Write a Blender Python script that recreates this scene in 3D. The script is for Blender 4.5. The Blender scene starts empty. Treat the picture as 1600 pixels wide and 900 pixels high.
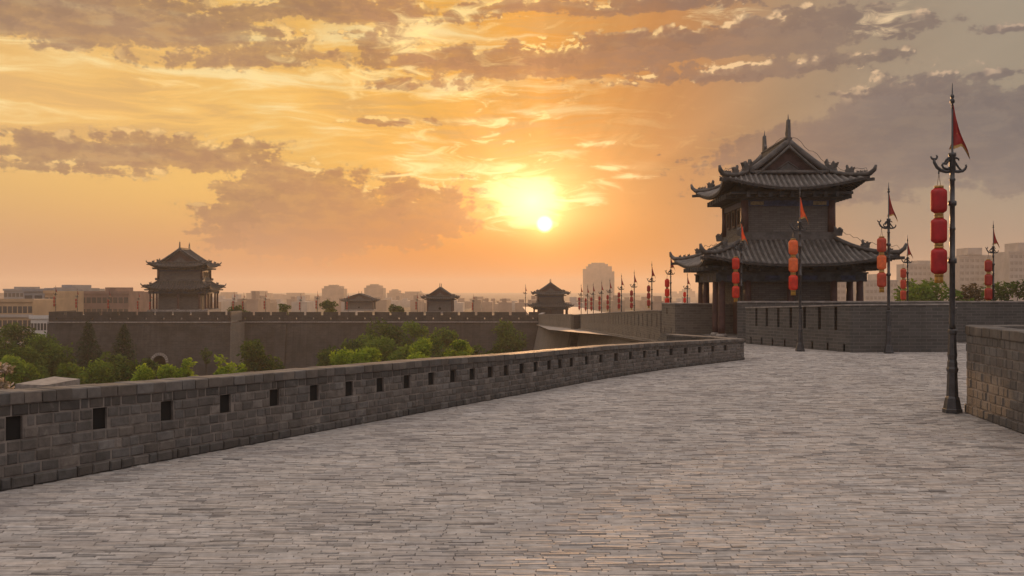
import bpy, math, random
from mathutils import Vector, Matrix
random.seed(7)
PI = math.pi
S = bpy.context.scene
COL = S.collection
R = math.radians
F, HY, CH = 1556.0, 452.0, 2.3          # focal length in 1600-px units, horizon row, eye height (m)

def lin(r, g, b):
    f = lambda c: (c/255/12.92) if c/255 <= .04045 else ((c/255+.055)/1.055)**2.4
    return (f(r), f(g), f(b), 1)
def P(px, py, Y): return Vector(((px-800)/F*Y, Y, CH-(py-HY)/F*Y))
def zat(py, Y): return CH-(py-HY)/F*Y
def xat(px, Y): return (px-800)/F*Y

# ------------------------------------------------------------------ camera
cam = bpy.data.cameras.new('camera'); camo = bpy.data.objects.new('camera', cam); COL.objects.link(camo)
camo.location = (0, 0, CH); camo.rotation_euler = (R(90), 0, 0)
cam.sensor_width = 36; cam.lens = 36*F/1600; cam.shift_y = 2/1600; cam.clip_end = 14000; cam.clip_start = .1
S.camera = camo
S.view_settings.view_transform = 'Standard'; S.view_settings.look = 'None'
S.view_settings.exposure = 0; S.view_settings.gamma = 1
S.render.engine = 'CYCLES'
S.cycles.use_denoising = True
S.cycles.max_bounces = 6; S.cycles.diffuse_bounces = 3; S.cycles.glossy_bounces = 2
S.cycles.transmission_bounces = 3; S.cycles.transparent_max_bounces = 8; S.cycles.volume_bounces = 1
S.cycles.sample_clamp_indirect = 4
SUN_AZ = math.degrees(math.atan(51/F)); SUN_EL = math.degrees(math.atan(102/F))

# ------------------------------------------------------------------ node helpers
class NT:
    def __init__(s, tree): s.t = tree; s.n = tree.nodes; s.l = tree.links
    def put(s, sock, v):
        if v is None: return
        if isinstance(v, bpy.types.NodeSocket): s.l.new(v, sock)
        else: sock.default_value = v
    def m(s, op, a, b=None, c=None, clamp=False):
        n = s.n.new('ShaderNodeMath'); n.operation = op; n.use_clamp = clamp
        for i, v in enumerate((a, b, c)): s.put(n.inputs[i], v)
        return n.outputs[0]
    def add(s, a, b): return s.m('ADD', a, b)
    def sub(s, a, b): return s.m('SUBTRACT', a, b)
    def mul(s, a, b): return s.m('MULTIPLY', a, b)
    def mx(s, a, b): return s.m('MAXIMUM', a, b)
    def ss(s, v, a, b, o0=0., o1=1.):
        n = s.n.new('ShaderNodeMapRange'); n.interpolation_type = 'SMOOTHSTEP'
        s.put(n.inputs['Value'], v); s.put(n.inputs['From Min'], a); s.put(n.inputs['From Max'], b)
        s.put(n.inputs['To Min'], o0); s.put(n.inputs['To Max'], o1); return n.outputs[0]
    def mix(s, f, a, b, mode='MIX'):
        n = s.n.new('ShaderNodeMix'); n.data_type = 'RGBA'; n.blend_type = mode
        s.put(n.inputs[0], f); s.put(n.inputs[6], a); s.put(n.inputs[7], b); return n.outputs[2]
    def ramp(s, f, stops, interp='LINEAR'):
        n = s.n.new('ShaderNodeValToRGB'); n.color_ramp.interpolation = interp
        e = n.color_ramp.elements
        while len(e) < len(stops): e.new(.5)
        for i, (p, c) in enumerate(stops): e[i].position = p; e[i].color = c if len(c) == 4 else (*c, 1)
        s.put(n.inputs[0], f); return n.outputs[0]
    def noise(s, vec, scale, detail=4, rough=.5, dist=0, color=False, dim='3D'):
        n = s.n.new('ShaderNodeTexNoise'); n.noise_dimensions = dim; s.put(n.inputs['Vector'], vec)
        n.inputs['Scale'].default_value = scale; n.inputs['Detail'].default_value = detail
        n.inputs['Roughness'].default_value = rough; n.inputs['Distortion'].default_value = dist
        return n.outputs['Color' if color else 'Fac']
    def voro(s, vec, scale, smooth=.35):
        n = s.n.new('ShaderNodeTexVoronoi'); n.feature = 'F1'; n.voronoi_dimensions = '2D'
        s.put(n.inputs['Vector'], vec); n.inputs['Scale'].default_value = scale
        return n.outputs['Distance']
    def vec(s, x, y, z=0.):
        n = s.n.new('ShaderNodeCombineXYZ')
        for i, v in enumerate((x, y, z)): s.put(n.inputs[i], v)
        return n.outputs[0]
    def sep(s, v):
        n = s.n.new('ShaderNodeSeparateXYZ'); s.put(n.inputs[0], v); return n.outputs
    def vm(s, op, a, b):
        n = s.n.new('ShaderNodeVectorMath'); n.operation = op; s.put(n.inputs[0], a); s.put(n.inputs[1], b); return n.outputs[0]
    def bump(s, h, strength=.3, dist=.02):
        n = s.n.new('ShaderNodeBump'); n.inputs['Strength'].default_value = strength; n.inputs['Distance'].default_value = dist
        s.put(n.inputs['Height'], h); return n.outputs[0]

# ------------------------------------------------------------------ sky: NISHITA + sunset cloud deck, all by direction (azimuth, elevation in degrees)
def deg(px, py):
    a = math.atan((px-800)/F); return math.degrees(a), math.degrees(math.atan((HY-py)/F*math.cos(a)))
W = bpy.data.worlds.new('World'); S.world = W; W.use_nodes = True
wt = W.node_tree; wt.nodes.clear(); w = NT(wt)

# (px, py, half-width px, half-height up px, half-height down px, slope, weight)
BLOBS = [(150, 42, 330, 60, 34, 0.00, 1), (520, 18, 260, 34, 20, .01, .8), (330, 88, 200, 18, 16, .0, .5), (520, 88, 140, 20, 14, .0, .5), (610, 70, 70, 30, 30, .1, .7),
         (230, 243, 240, 34, 22, -.015, 1), (60, 262, 200, 12, 12, 0, .6), (470, 268, 190, 12, 12, -.02, .55),
         (470, 350, 160, 92, 60, 0, 1.5), (640, 300, 110, 14, 10, 0, .8), (620, 345, 110, 50, 50, 0, 1.1), (690, 340, 60, 60, 40, 0, .8),
         (1010, 86, 330, 40, 22, .06, 1.2), (1240, 58, 190, 42, 26, .04, 1.1), (760, 95, 190, 26, 18, .02, .9), (900, 110, 300, 18, 14, .03, .7),
         (1180, 112, 210, 18, 12, .03, .7), (1330, 92, 90, 16, 12, .05, .8), (1290, 20, 90, 10, 6, .0, .5),
         (1420, 205, 130, 88, 90, 0, 1.35), (1570, 205, 140, 75, 90, 0, 1.35), (1300, 235, 200, 55, 90, .06, .8),
         (960, 14, 120, 22, 12, 0, .8), (830, 12, 120, 14, 8, 0, .7), (1050, 8, 120, 18, 10, 0, .8), (1560, 116, 60, 9, 7, .03, .8), (1570, 45, 40, 10, 8, 0, .6),
         (650, 130, 90, 12, 12, 0, .55), (610, 190, 100, 8, 7, .02, .6), (105, 220, 50, 10, 8, 0, .7), (285, 213, 18, 7, 5, 0, .9), (390, 228, 40, 12, 8, 0, .7)]
g = bpy.data.node_groups.new('cloud_field', 'ShaderNodeTree')
g.interface.new_socket('Vector', in_out='INPUT', socket_type='NodeSocketVector')
g.interface.new_socket('Density', in_out='OUTPUT', socket_type='NodeSocketFloat')
G = NT(g); gi = g.nodes.new('NodeGroupInput'); go = g.nodes.new('NodeGroupOutput')
az, el, _ = G.sep(gi.outputs[0])
nz = G.noise(G.vec(G.mul(az, .34), G.mul(el, .9), 3.1), 1.0, 9, .62, .4, dim='2D')
wa = G.mul(G.sub(G.noise(G.vec(az, el, 4.), 1.3, 3, .5, dim='2D'), .5), .8)
v1 = G.voro(G.vec(G.add(az, wa), G.mul(G.sub(el, wa), 1.35), 1.7), .75)
v2 = G.voro(G.vec(G.sub(az, wa), G.mul(el, 1.3), 5.2), 1.9)
v3 = G.voro(G.vec(az, G.mul(el, 1.2), 8.2), 4.4)
bil = G.add(G.add(G.mul(G.sub(.45, v1), .85), G.mul(G.sub(.45, v2), .50)), G.mul(G.sub(.45, v3), .24))
turb = G.mul(G.add(G.mul(G.sub(nz, .5), 1.45), G.mul(bil, .62)), G.add(1., G.mul(G.mul(G.ss(az, 8., 16.), G.ss(el, 11., 9.)), -.55)))
fld = None
for (bx, by, rx, ru, rd, sl, wgt) in BLOBS:
    a0, e0 = deg(bx, by); k = 1/F*57.3
    da = G.sub(az, a0)
    de = G.sub(G.sub(el, e0), G.mul(da, sl))
    dn = G.mx(G.mul(de, 1/(ru*k)), G.mul(de, -1/(rd*k)))
    da = G.mul(da, 1/(rx*k))
    r = G.m('SQRT', G.add(G.mul(da, da), G.mul(dn, dn)))
    v = G.m('MAXIMUM', G.mul(G.sub(1.05, r), wgt), -1.)
    fld = v if fld is None else G.m('SMOOTH_MAX', fld, v, .15)
xf = G.add(fld, turb)
den = G.add(G.mul(G.ss(xf, .06, .28), .70), G.mul(G.ss(xf, -.25, .75), .30))
g.links.new(den, go.inputs[0])

tc = wt.nodes.new('ShaderNodeTexCoord')
dx, dy, dz = w.sep(tc.outputs['Generated'])
AZ = w.mul(w.m('ARCTAN2', dx, dy), 57.2958)
EL = w.mul(w.m('ARCSINE', dz), 57.2958)
def cloud(a, e):
    n = wt.nodes.new('ShaderNodeGroup'); n.node_tree = g
    wt.links.new(w.vec(a, e, 0.), n.inputs[0]); return n.outputs[0]
# base colours across the azimuth, low and high
A01 = w.m('MULTIPLY_ADD', AZ, 1/360., .5)
def aramp(st): return w.ramp(A01, [(.5+d/360., c) for d, c in st])
BACK_L, BACK_H = (.30, .27, .29), (.44, .40, .44)
low = aramp([(-150, BACK_L), (-60, (.46, .28, .2)), (-27, (.60, .31, .17)), (-14, (.64, .275, .115)), (-5, (.76, .24, .04)), (2, (.90, .275, .022)), (8, (.75, .27, .05)), (14, (.50, .27, .15)), (20, (.36, .25, .18)), (27, (.335, .25, .195)), (60, (.33, .25, .22)), (150, BACK_L)])
high = aramp([(-150, BACK_H), (-60, (.52, .40, .26)), (-27, (.82, .49, .165)), (-14, (.93, .54, .145)), (-5, (.90, .45, .08)), (3, (.80, .33, .06)), (9, (.56, .245, .085)), (15, (.385, .25, .15)), (20, (.345, .27, .195)), (27, (.345, .292, .222)), (60, (.40, .34, .28)), (150, BACK_H)])
hmix = w.ss(EL, .6, 6.5)
base = w.mix(hmix, low, high)
zen = w.ss(EL, 18., 48.)
base = w.mix(zen, base, (1.20, 1.05, .98, 1))  # unseen sky above the frame, raised to brighten the paving
base0 = base
# angular distance from the sun
sa, se = SUN_AZ, SUN_EL
ddx = w.sub(AZ, sa); ddy = w.sub(EL, se+.9)
rs = w.m('SQRT', w.add(w.mul(w.mul(ddx, ddx), .8), w.mul(ddy, ddy)))
gx_ = w.sub(AZ, sa-.7); gy_ = w.sub(EL, se+1.3)
gr_ = w.m('SQRT', w.add(w.mul(w.mul(gx_, gx_), .55), w.mul(gy_, gy_)))
glow = w.mul(w.m('EXPONENT', w.mul(gr_, -1/1.65)), w.ss(EL, 2.0, 4.4, .35, 1.))
glow2 = w.m('EXPONENT', w.mul(rs, -1/6.5))
# streaky gold cirrus
wob = w.noise(w.vec(w.mul(AZ, .12), w.mul(EL, .3), 1.), 1., 4, .5, dim='2D')
cs = w.noise(w.vec(w.mul(AZ, .11), w.add(w.mul(EL, .85), w.mul(wob, 1.2)), 5.), 1., 8, .6, .5)
cmask = w.mul(w.ss(EL, 5.0, 8.5), w.ss(AZ, 11., 1., 0., 1.))
cir = w.mul(w.ss(cs, .47, .68), cmask)
base = w.mix(w.mul(cir, .75), base, (1.0, .80, .40, 1))
base = w.mix(w.mul(w.mul(w.ss(cs, .50, .36), cmask), .5), base, (.62, .36, .15, 1))
# fine bright puffs
pf = w.noise(w.vec(w.mul(AZ, .42), w.mul(EL, 1.5), 9.), 1., 9, .62, .6, dim='2D')
pmask = w.mul(w.mul(w.ss(rs, 15., 4.), w.ss(EL, 4.5, 7.)), w.ss(AZ, 5., 0., .12, .8))
puff = w.mul(w.ss(pf, .56, .68), pmask)
# clouds and their rims towards the sun
d0 = cloud(AZ, EL)
tx = w.mul(w.sub(AZ, sa), -.035)
d1 = cloud(w.add(AZ, tx), w.add(EL, .16))
d2 = cloud(w.sub(AZ, w.mul(tx, 4.)), w.add(EL, 1.0))
rim = w.m('MAXIMUM', w.sub(d0, d1), 0.)
ccol = aramp([(-150, (.34, .31, .34)), (-60, (.36, .25, .19)), (-27, (.43, .255, .145)), (-14, (.50, .265, .13)), (-6, (.60, .27, .11)), (2, (.66, .28, .10)), (8, (.38, .19, .115)), (14, (.275, .18, .135)), (20, (.205, .175, .16)), (27, (.19, .178, .174)), (60, (.28, .24, .25)), (150, (.34, .31, .34))])
ccol0 = ccol
ccol = w.mix(w.ss(EL, 8., 15., 0., .35), ccol, (.36, .25, .165, 1))
lowc = aramp([(-150, BACK_L), (-27, (.55, .29, .17)), (-14, (.60, .29, .15)), (-4, (.72, .265, .075)), (3, (.88, .30, .06)), (9, (.74, .34, .15)), (15, (.45, .27, .19)), (27, (.34, .235, .19)), (150, BACK_L)])
ccol = w.mix(w.ss(EL, 5.0, 1.2, 0., 1.), ccol, lowc)
dep = w.ss(d2, .15, .95)
tex = w.noise(w.vec(w.mul(AZ, .55), w.mul(EL, 1.5), 2.), 1., 7, .6, dim='2D')
ccol = w.mix(w.mul(w.ss(tex, .40, .66), .28), ccol, base)
ccol = w.mix(w.mul(w.sub(1., dep), .40), ccol, w.mix(1., ccol, (.74, .74, .82, 1), 'MULTIPLY'))
ccol = w.mix(1., ccol, (.90, .88, .92, 1), 'MULTIPLY')
body = w.mul(d0, w.ss(EL, .5, 3., .25, .96))
sky = w.mix(body, base, ccol)
sky = w.mix(w.mul(puff, w.sub(1., w.mul(d0, .6))), sky, (1.15, .80, .32, 1))
rimw = w.mx(w.ss(AZ, 6., 3.), w.ss(EL, 9.6, 11.6))
rimn = w.mul(rimw, w.ss(w.noise(w.vec(AZ, EL, 11.), .55, 3, .5, dim='2D'), .42, .62))
rimf = w.mul(w.mul(w.mul(rim, rimn), w.ss(rs, 30., 2., .5, 1.7)), w.ss(EL, 3.0, 6.5, .1, 1.))
sky = w.mix(w.m('MINIMUM', rimf, .9), sky, aramp([(-27, (.98, .62, .24)), (2, (1.15, .74, .24)), (12, (.95, .62, .32)), (27, (.72, .52, .36))]))
# bright gold openings in the cloud deck
bf_ = None
for (bx, by, rx, ry, sl_, wg) in [(822, 310, 85, 52, .05, 1.9), (800, 262, 60, 12, .1, 1.), (640, 52, 60, 34, .1, 1.), (700, 150, 110, 14, .0, .7), (720, 190, 120, 10, .02, .8), (690, 262, 130, 22, -.02, .9), (955, 262, 34, 6, 0, 1.1), (1000, 276, 62, 6, .03, 1.2), (915, 300, 60, 26, .25, .8), (905, 226, 60, 5, 0, .8), (720, 20, 60, 12, 0, .8), (1140, 24, 60, 14, 0, .8), (1390, 30, 46, 20, .1, .9), (280, 130, 60, 16, .1, .6), (560, 120, 160, 22, 0, .6)]:
    a0, e0 = deg(bx, by); k = 1/F*57.3
    da = w.sub(AZ, a0); de = w.mul(w.sub(w.sub(EL, e0), w.mul(da, sl_)), 1/(ry*k)); da = w.mul(da, 1/(rx*k))
    v = w.mul(w.sub(1., w.m('SQRT', w.add(w.mul(da, da), w.mul(de, de)))), wg)
    bf_ = v if bf_ is None else w.m('SMOOTH_MAX', bf_, v, .1)
bfl = w.ss(w.add(bf_, w.mul(w.sub(pf, .5), 3.0)), .05, 1.05)
sky = w.mix(w.mul(bfl, .85), sky, aramp([(-27, (.98, .68, .30)), (2, (1.2, .88, .36)), (12, (1.0, .74, .40)), (27, (.85, .62, .40))]))
# sun glow, partly cut by the cloud bars, and the disc
cut = w.sub(1., w.mul(d0, .45))
sky = w.mix(1., sky, w.mix(1., w.vec(1.45, .80, .33), w.mul(w.mul(glow, 1.55), cut), 'MULTIPLY'), 'ADD')
sky = w.mix(1., sky, w.mix(1., w.vec(.12, .045, .0), w.mul(glow2, cut), 'MULTIPLY'), 'ADD')
ddz = w.sub(EL, se)
rd = w.m('SQRT', w.add(w.mul(ddx, ddx), w.mul(ddz, ddz)))
ang = w.m('ARCTAN2', ddx, w.sub(EL, se-.4))
ray = w.noise(w.vec(w.mul(ang, 2.6), w.mul(rs, .03), 3.), 1., 4, .55, dim='2D')
rayf = w.add(1., w.mul(w.mul(w.sub(ray, .5), .55), w.mul(w.ss(rs, 2.5, 6.), w.ss(EL, 5., 8.))))
sky = w.mix(1., sky, w.vec(rayf, rayf, rayf), 'MULTIPLY')
sky = w.mix(1., sky, w.mix(1., w.vec(1.3, .70, .22), w.m('EXPONENT', w.mul(rd, -1/.75)), 'MULTIPLY'), 'ADD')
disc = w.ss(rd, .56, .24)
sky = w.mix(disc, sky, (4.0, 3.2, 1.6, 1))
bg = wt.nodes.new('ShaderNodeBackground'); w.put(bg.inputs[0], sky); bg.inputs[1].default_value = 1.0
nis = wt.nodes.new('ShaderNodeTexSky'); nis.sky_type = 'NISHITA'; nis.sun_disc = False
nis.sun_elevation = R(SUN_EL); nis.sun_rotation = R(SUN_AZ); nis.dust_density = 3; nis.air_density = 1.2
bg2 = wt.nodes.new('ShaderNodeBackground'); w.put(bg2.inputs[0], nis.outputs[0]); bg2.inputs[1].default_value = .05
# the cloud and dust veil covers most of the clear sky behind it
# overhead and behind the viewer: a plain broken cloud deck, brightened overhead
bn = w.noise(tc.outputs['Generated'], 3.2, 6, .6)
bgb = wt.nodes.new('ShaderNodeBackground'); w.put(bgb.inputs[0], w.mix(w.mul(w.ss(bn, .4, .65), .3), base0, ccol0))
front = w.m('MINIMUM', w.ss(w.m('ABSOLUTE', AZ), 42., 31.), w.ss(EL, 26., 18.5))
fb = wt.nodes.new('ShaderNodeMixShader'); w.put(fb.inputs[0], front); wt.links.new(bgb.outputs[0], fb.inputs[1]); wt.links.new(bg.outputs[0], fb.inputs[2])
ad = wt.nodes.new('ShaderNodeMixShader'); ad.inputs[0].default_value = .97; wt.links.new(bg2.outputs[0], ad.inputs[1]); wt.links.new(fb.outputs[0], ad.inputs[2])
wo = wt.nodes.new('ShaderNodeOutputWorld'); wt.links.new(ad.outputs[0], wo.inputs[0])

# ------------------------------------------------------------------ sun
sl = bpy.data.lights.new('sun', 'SUN'); so = bpy.data.objects.new('sun', sl); COL.objects.link(so)
sl.energy = 2.5; sl.angle = R(.6); sl.color = (1, .52, .22)
sd = Vector((math.sin(R(SUN_AZ))*math.cos(R(SUN_EL)), math.cos(R(SUN_AZ))*math.cos(R(SUN_EL)), math.sin(R(SUN_EL))))
so.rotation_euler = (-sd).to_track_quat('-Z', 'Y').to_euler()

# ------------------------------------------------------------------ materials
def newmat(name):
    m = bpy.data.materials.new(name); m.use_nodes = True
    b = m.node_tree.nodes['Principled BSDF']; return m, NT(m.node_tree), b
def mat(name, col, rough=.7, var=.25, scale=3., spec=.4, metal=0., bump=0., coord='Object', bscale=None):
    m, t, b = newmat(name)
    tcn = t.n.new('ShaderNodeTexCoord')
    n = t.noise(tcn.outputs[coord], scale, 5, .6)
    c = t.mix(t.ss(n, .3, .7), tuple(x*(1-var) for x in col[:3])+(1,), tuple(min(1, x*(1+var)) for x in col[:3])+(1,))
    t.put(b.inputs['Base Color'], c); b.inputs['Roughness'].default_value = rough
    b.inputs['Specular IOR Level'].default_value = spec; b.inputs['Metallic'].default_value = metal
    if bump: t.put(b.inputs['Normal'], t.bump(t.noise(tcn.outputs[coord], bscale or scale*6, 4, .6), bump, .02))
    return m
def brickmat(name, c1, c2, mortar, bw=.40, rh=.115, rough=.85, ms=.012, stain=.35):
    m, t, b = newmat(name)
    uv = t.n.new('ShaderNodeUVMap').outputs[0]
    tcn = t.n.new('ShaderNodeTexCoord')
    br = t.n.new('ShaderNodeTexBrick'); t.put(br.inputs['Vector'], uv)
    br.inputs['Color1'].default_value = c1; br.inputs['Color2'].default_value = c2; br.inputs['Mortar'].default_value = mortar
    br.inputs['Scale'].default_value = 1; br.inputs['Brick Width'].default_value = bw; br.inputs['Row Height'].default_value = rh
    br.inputs['Mortar Size'].default_value = ms; br.inputs['Mortar Smooth'].default_value = .3; br.inputs['Bias'].default_value = 0
    big = t.noise(tcn.outputs['Object'], .35, 6, .65)
    sx, sy, _ = t.sep(uv)
    strk = t.noise(t.vec(t.mul(sx, 1.6), t.mul(sy, .12), 2.), 1., 6, .65)
    c = t.mix(t.ss(big, .35, .7, 0., stain), br.outputs['Color'], tuple(x*.45 for x in c1[:3])+(1,))
    c = t.mix(t.ss(strk, .52, .72, 0., stain), c, tuple(x*.5 for x in c1[:3])+(1,))
    c = t.mix(t.ss(strk, .47, .28, 0., stain*.5), c, mortar)
    t.put(b.inputs['Base Color'], c); b.inputs['Roughness'].default_value = rough; b.inputs['Specular IOR Level'].default_value = .35
    h = t.add(t.mul(br.outputs['Fac'], -1.), t.mul(t.noise(uv, 14., 4, .6), .6))
    t.put(b.inputs['Normal'], t.bump(h, .6, .015))
    return m
def colmat(name, rough=.8, spec=.4, nscale=9., var=.35, bump=.5, stain=None, grime=0.):
    """base colour from the per-piece colour the mesh carries, broken up by noise"""
    m, t, b = newmat(name)
    at = t.n.new('ShaderNodeAttribute'); at.attribute_name = 'Col'
    tcn = t.n.new('ShaderNodeTexCoord'); o = tcn.outputs['Object']
    n = t.noise(o, nscale, 6, .65); big = t.noise(o, .8, 5, .6)
    c = t.mix(1., at.outputs['Color'], t.mix(t.ss(n, .25, .75), (1-var, 1-var, 1-var, 1), (1+var, 1+var, 1+var, 1)), 'MULTIPLY')
    if stain: c = t.mix(t.ss(big, .45, .75, 0., .5), c, stain)
    if grime:
        ef = t.noise(o, 2.6, 7, .7); c = t.mix(t.ss(ef, .58, .72, 0., grime), c, (.34, .31, .28, 1))
    t.put(b.inputs['Base Color'], c)
    t.put(b.inputs['Roughness'], t.ss(n, .2, .8, rough-.08, min(1, rough+.1)))
    b.inputs['Specular IOR Level'].default_value = spec
    t.put(b.inputs['Normal'], t.bump(t.add(t.noise(o, nscale*5, 5, .65), t.mul(n, 1.2)), bump, .012))
    return m
def leafmat(name, c1, c2, trans=.45):
    m, t, b = newmat(name)
    at = t.n.new('ShaderNodeAttribute'); at.attribute_name = 'Col'
    sx = t.sep(at.outputs['Color'])[0]
    c = t.mix(sx, c1, c2)
    d = t.n.new('ShaderNodeBsdfDiffuse'); tr = t.n.new('ShaderNodeBsdfTranslucent'); mxs = t.n.new('ShaderNodeMixShader')
    t.put(d.inputs[0], c); t.put(tr.inputs[0], t.mix(1., c, (1.5, 1.35, .55, 1), 'MULTIPLY')); mxs.inputs[0].default_value = trans
    t.l.new(d.outputs[0], mxs.inputs[1]); t.l.new(tr.outputs[0], mxs.inputs[2])
    t.l.new(mxs.outputs[0], t.n['Material Output'].inputs[0])
    return m
def clothmat(name, col, trans=.5, gold=False, tint=(1.2, 1., .9, 1)):
    m, t, b = newmat(name)
    tcn = t.n.new('ShaderNodeTexCoord'); o = tcn.outputs['Object']
    n = t.noise(o, 6., 5, .6)
    c = t.mix(t.ss(n, .3, .7), tuple(x*.8 for x in col[:3])+(1,), tuple(min(1, x*1.15) for x in col[:3])+(1,))
    if gold:
        gn = t.noise(o, 7., 2, .5, 1.6); c = t.mix(t.ss(gn, .66, .69), c, (.70, .30, .03, 1))
    d = t.n.new('ShaderNodeBsdfDiffuse'); tr = t.n.new('ShaderNodeBsdfTranslucent'); mxs = t.n.new('ShaderNodeMixShader')
    t.put(d.inputs[0], c); t.put(tr.inputs[0], t.mix(1., c, tint, 'MULTIPLY')); mxs.inputs[0].default_value = trans
    t.l.new(d.outputs[0], mxs.inputs[1]); t.l.new(tr.outputs[0], mxs.inputs[2])
    gl = t.n.new('ShaderNodeBsdfGlossy'); gl.inputs['Roughness'].default_value = .45; gl.inputs[0].default_value = (1, .9, .8, 1)
    m2 = t.n.new('ShaderNodeMixShader'); m2.inputs[0].default_value = .04
    t.l.new(mxs.outputs[0], m2.inputs[1]); t.l.new(gl.outputs[0], m2.inputs[2])
    t.l.new(m2.outputs[0], t.n['Material Output'].inputs[0])
    return m

M = {}
M['pavers'] = colmat('pavers', .74, .35, 7., .26, .5, (.20, .18, .175, 1))
M['wallbrick'] = colmat('wall_brick', .80, .35, 8., .32, .7, (.085, .075, .07, 1), .45)
M['mortar'] = mat('mortar', (.17, .148, .132), .9, .35, 4., .2, bump=.5)
M['bed'] = mat('joint_sand', (.14, .125, .115), .9, .3, 4., .2)
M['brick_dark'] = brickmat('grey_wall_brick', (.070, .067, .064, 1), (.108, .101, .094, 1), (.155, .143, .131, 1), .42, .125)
M['brick_lit'] = brickmat('lit_wall_brick', (.14, .12, .10, 1), (.20, .17, .138, 1), (.24, .205, .17, 1), .42, .125, stain=.3)  # lighter, warmer brick: light on the outer faces put into the colour
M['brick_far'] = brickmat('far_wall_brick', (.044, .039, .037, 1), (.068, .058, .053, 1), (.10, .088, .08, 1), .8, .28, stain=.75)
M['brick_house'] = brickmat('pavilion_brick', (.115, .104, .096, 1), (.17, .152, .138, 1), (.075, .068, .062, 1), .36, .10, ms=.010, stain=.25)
M['coping'] = colmat('coping_stone', .66, .40, 7., .3, .4)
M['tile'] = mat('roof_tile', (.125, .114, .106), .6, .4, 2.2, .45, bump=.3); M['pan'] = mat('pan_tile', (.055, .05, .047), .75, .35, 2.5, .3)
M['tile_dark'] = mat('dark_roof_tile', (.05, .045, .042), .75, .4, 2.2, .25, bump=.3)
M['ridge'] = mat('ridge_tile', (.09, .082, .077), .65, .35, 3., .4, bump=.4)
M['soffit'] = mat('soffit_timber', (.045, .04, .038), .8, .3, 4.)
M['bracket'] = mat('bracket_paint', (.05, .055, .06), .75, .4, 3.)
M['beam'] = mat('painted_beam', (.055, .065, .075), .7, .5, 2.5)
M['beamblue'] = mat('blue_beam_paint', (.035, .05, .10), .6, .5, 5.)
M['goldpaint'] = mat('gold_beam_paint', (.22, .16, .08), .6, .4, 9.)
M['redwood'] = mat('red_timber', (.075, .032, .028), .6, .3, 3., .5)
M['gable'] = mat('gable_board', (.075, .042, .037), .75, .3, 3.)
M['stone'] = mat('grey_stone', (.24, .215, .195), .75, .3, 3., bump=.4)
M['dark'] = mat('dark_opening', (.007, .0065, .006), .9, .2)  # near-black; on the loophole plugs it stands in for inner shade
M['iron'] = mat('dark_iron', (.045, .045, .048), .42, .35, 6., .5, metal=.25, bump=.2)
M['wire'] = mat('thin_wire', (.05, .045, .04), .6, .1)
M['gold'] = mat('gold_band', (.36, .20, .045), .5, .35, 30., .5)
M['tassel'] = clothmat('gold_tassel', (.62, .36, .06), .35)
M['lan_red'] = clothmat('deep_red_lantern', (.40, .008, .018), .16)
M['lan_bright'] = clothmat('bright_red_lantern', (.72, .055, .03), .5)
M['lan_orange'] = clothmat('backlit_orange_lantern', (.80, .24, .08), .5)  # sun shining through the cloth is painted in as orange
M['lan_pale'] = clothmat('pale_red_lantern', (.58, .10, .055), .45)  # lighter and more orange than the deep red cloth
M['lan_dull'] = clothmat('dull_red_lantern', (.40, .035, .028), .25)
M['flag'] = clothmat('red_flag', (.34, .010, .012), .35, True)
M['flag_sunlit'] = clothmat('sunlit_red_flag', (.80, .16, .025), .5, True)  # red pennant with bright sunlight put into its colour
M['soil'] = mat('park_ground', (.075, .07, .055), .95, .5, .05, .1)
M['bark'] = mat('bark', (.06, .05, .04), .9, .3, 3.)
M['leaf_dark'] = leafmat('dark_leaves', (.018, .038, .013, 1), (.095, .150, .040, 1), .45)
M['leaf_mid'] = leafmat('mid_leaves', (.04, .08, .02, 1), (.15, .23, .048, 1), .5)
M['leaf_lime'] = leafmat('lime_leaves', (.07, .13, .02, 1), (.26, .36, .055, 1), .5)
M['leaf_fir'] = leafmat('fir_needles', (.010, .024, .015, 1), (.038, .066, .034, 1), .25)
M['leaf_red'] = leafmat('russet_leaves', (.045, .036, .022, 1), (.105, .08, .048, 1), .4)
M['blossom'] = leafmat('pale_blossom', (.14, .12, .07, 1), (.62, .52, .50, 1), .25)
M['conc'] = mat('pale_concrete', (.36, .32, .29), .85, .15, .2)
M['conc_grey'] = mat('grey_concrete', (.25, .245, .25), .85, .15, .2)
M['conc_brown'] = mat('brown_concrete', (.22, .165, .13), .85, .15, .2)
M['ochre'] = mat('ochre_lit_wall', (.42, .28, .165), .8, .12, .3)  # greyish walls with warm low light put into the colour
M['brickred'] = mat('red_brick_block', (.20, .12, .10), .85, .2, .3)
M['conc_win'] = mat('pale_window', (.22, .19, .17), .5, .3, .5)
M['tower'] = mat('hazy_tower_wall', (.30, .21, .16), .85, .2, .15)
M['glass'] = mat('window_glass', (.035, .038, .042), .2, .3, .5, .6)
M['white'] = mat('white_panel', (.55, .53, .5), .7, .1)

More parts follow.
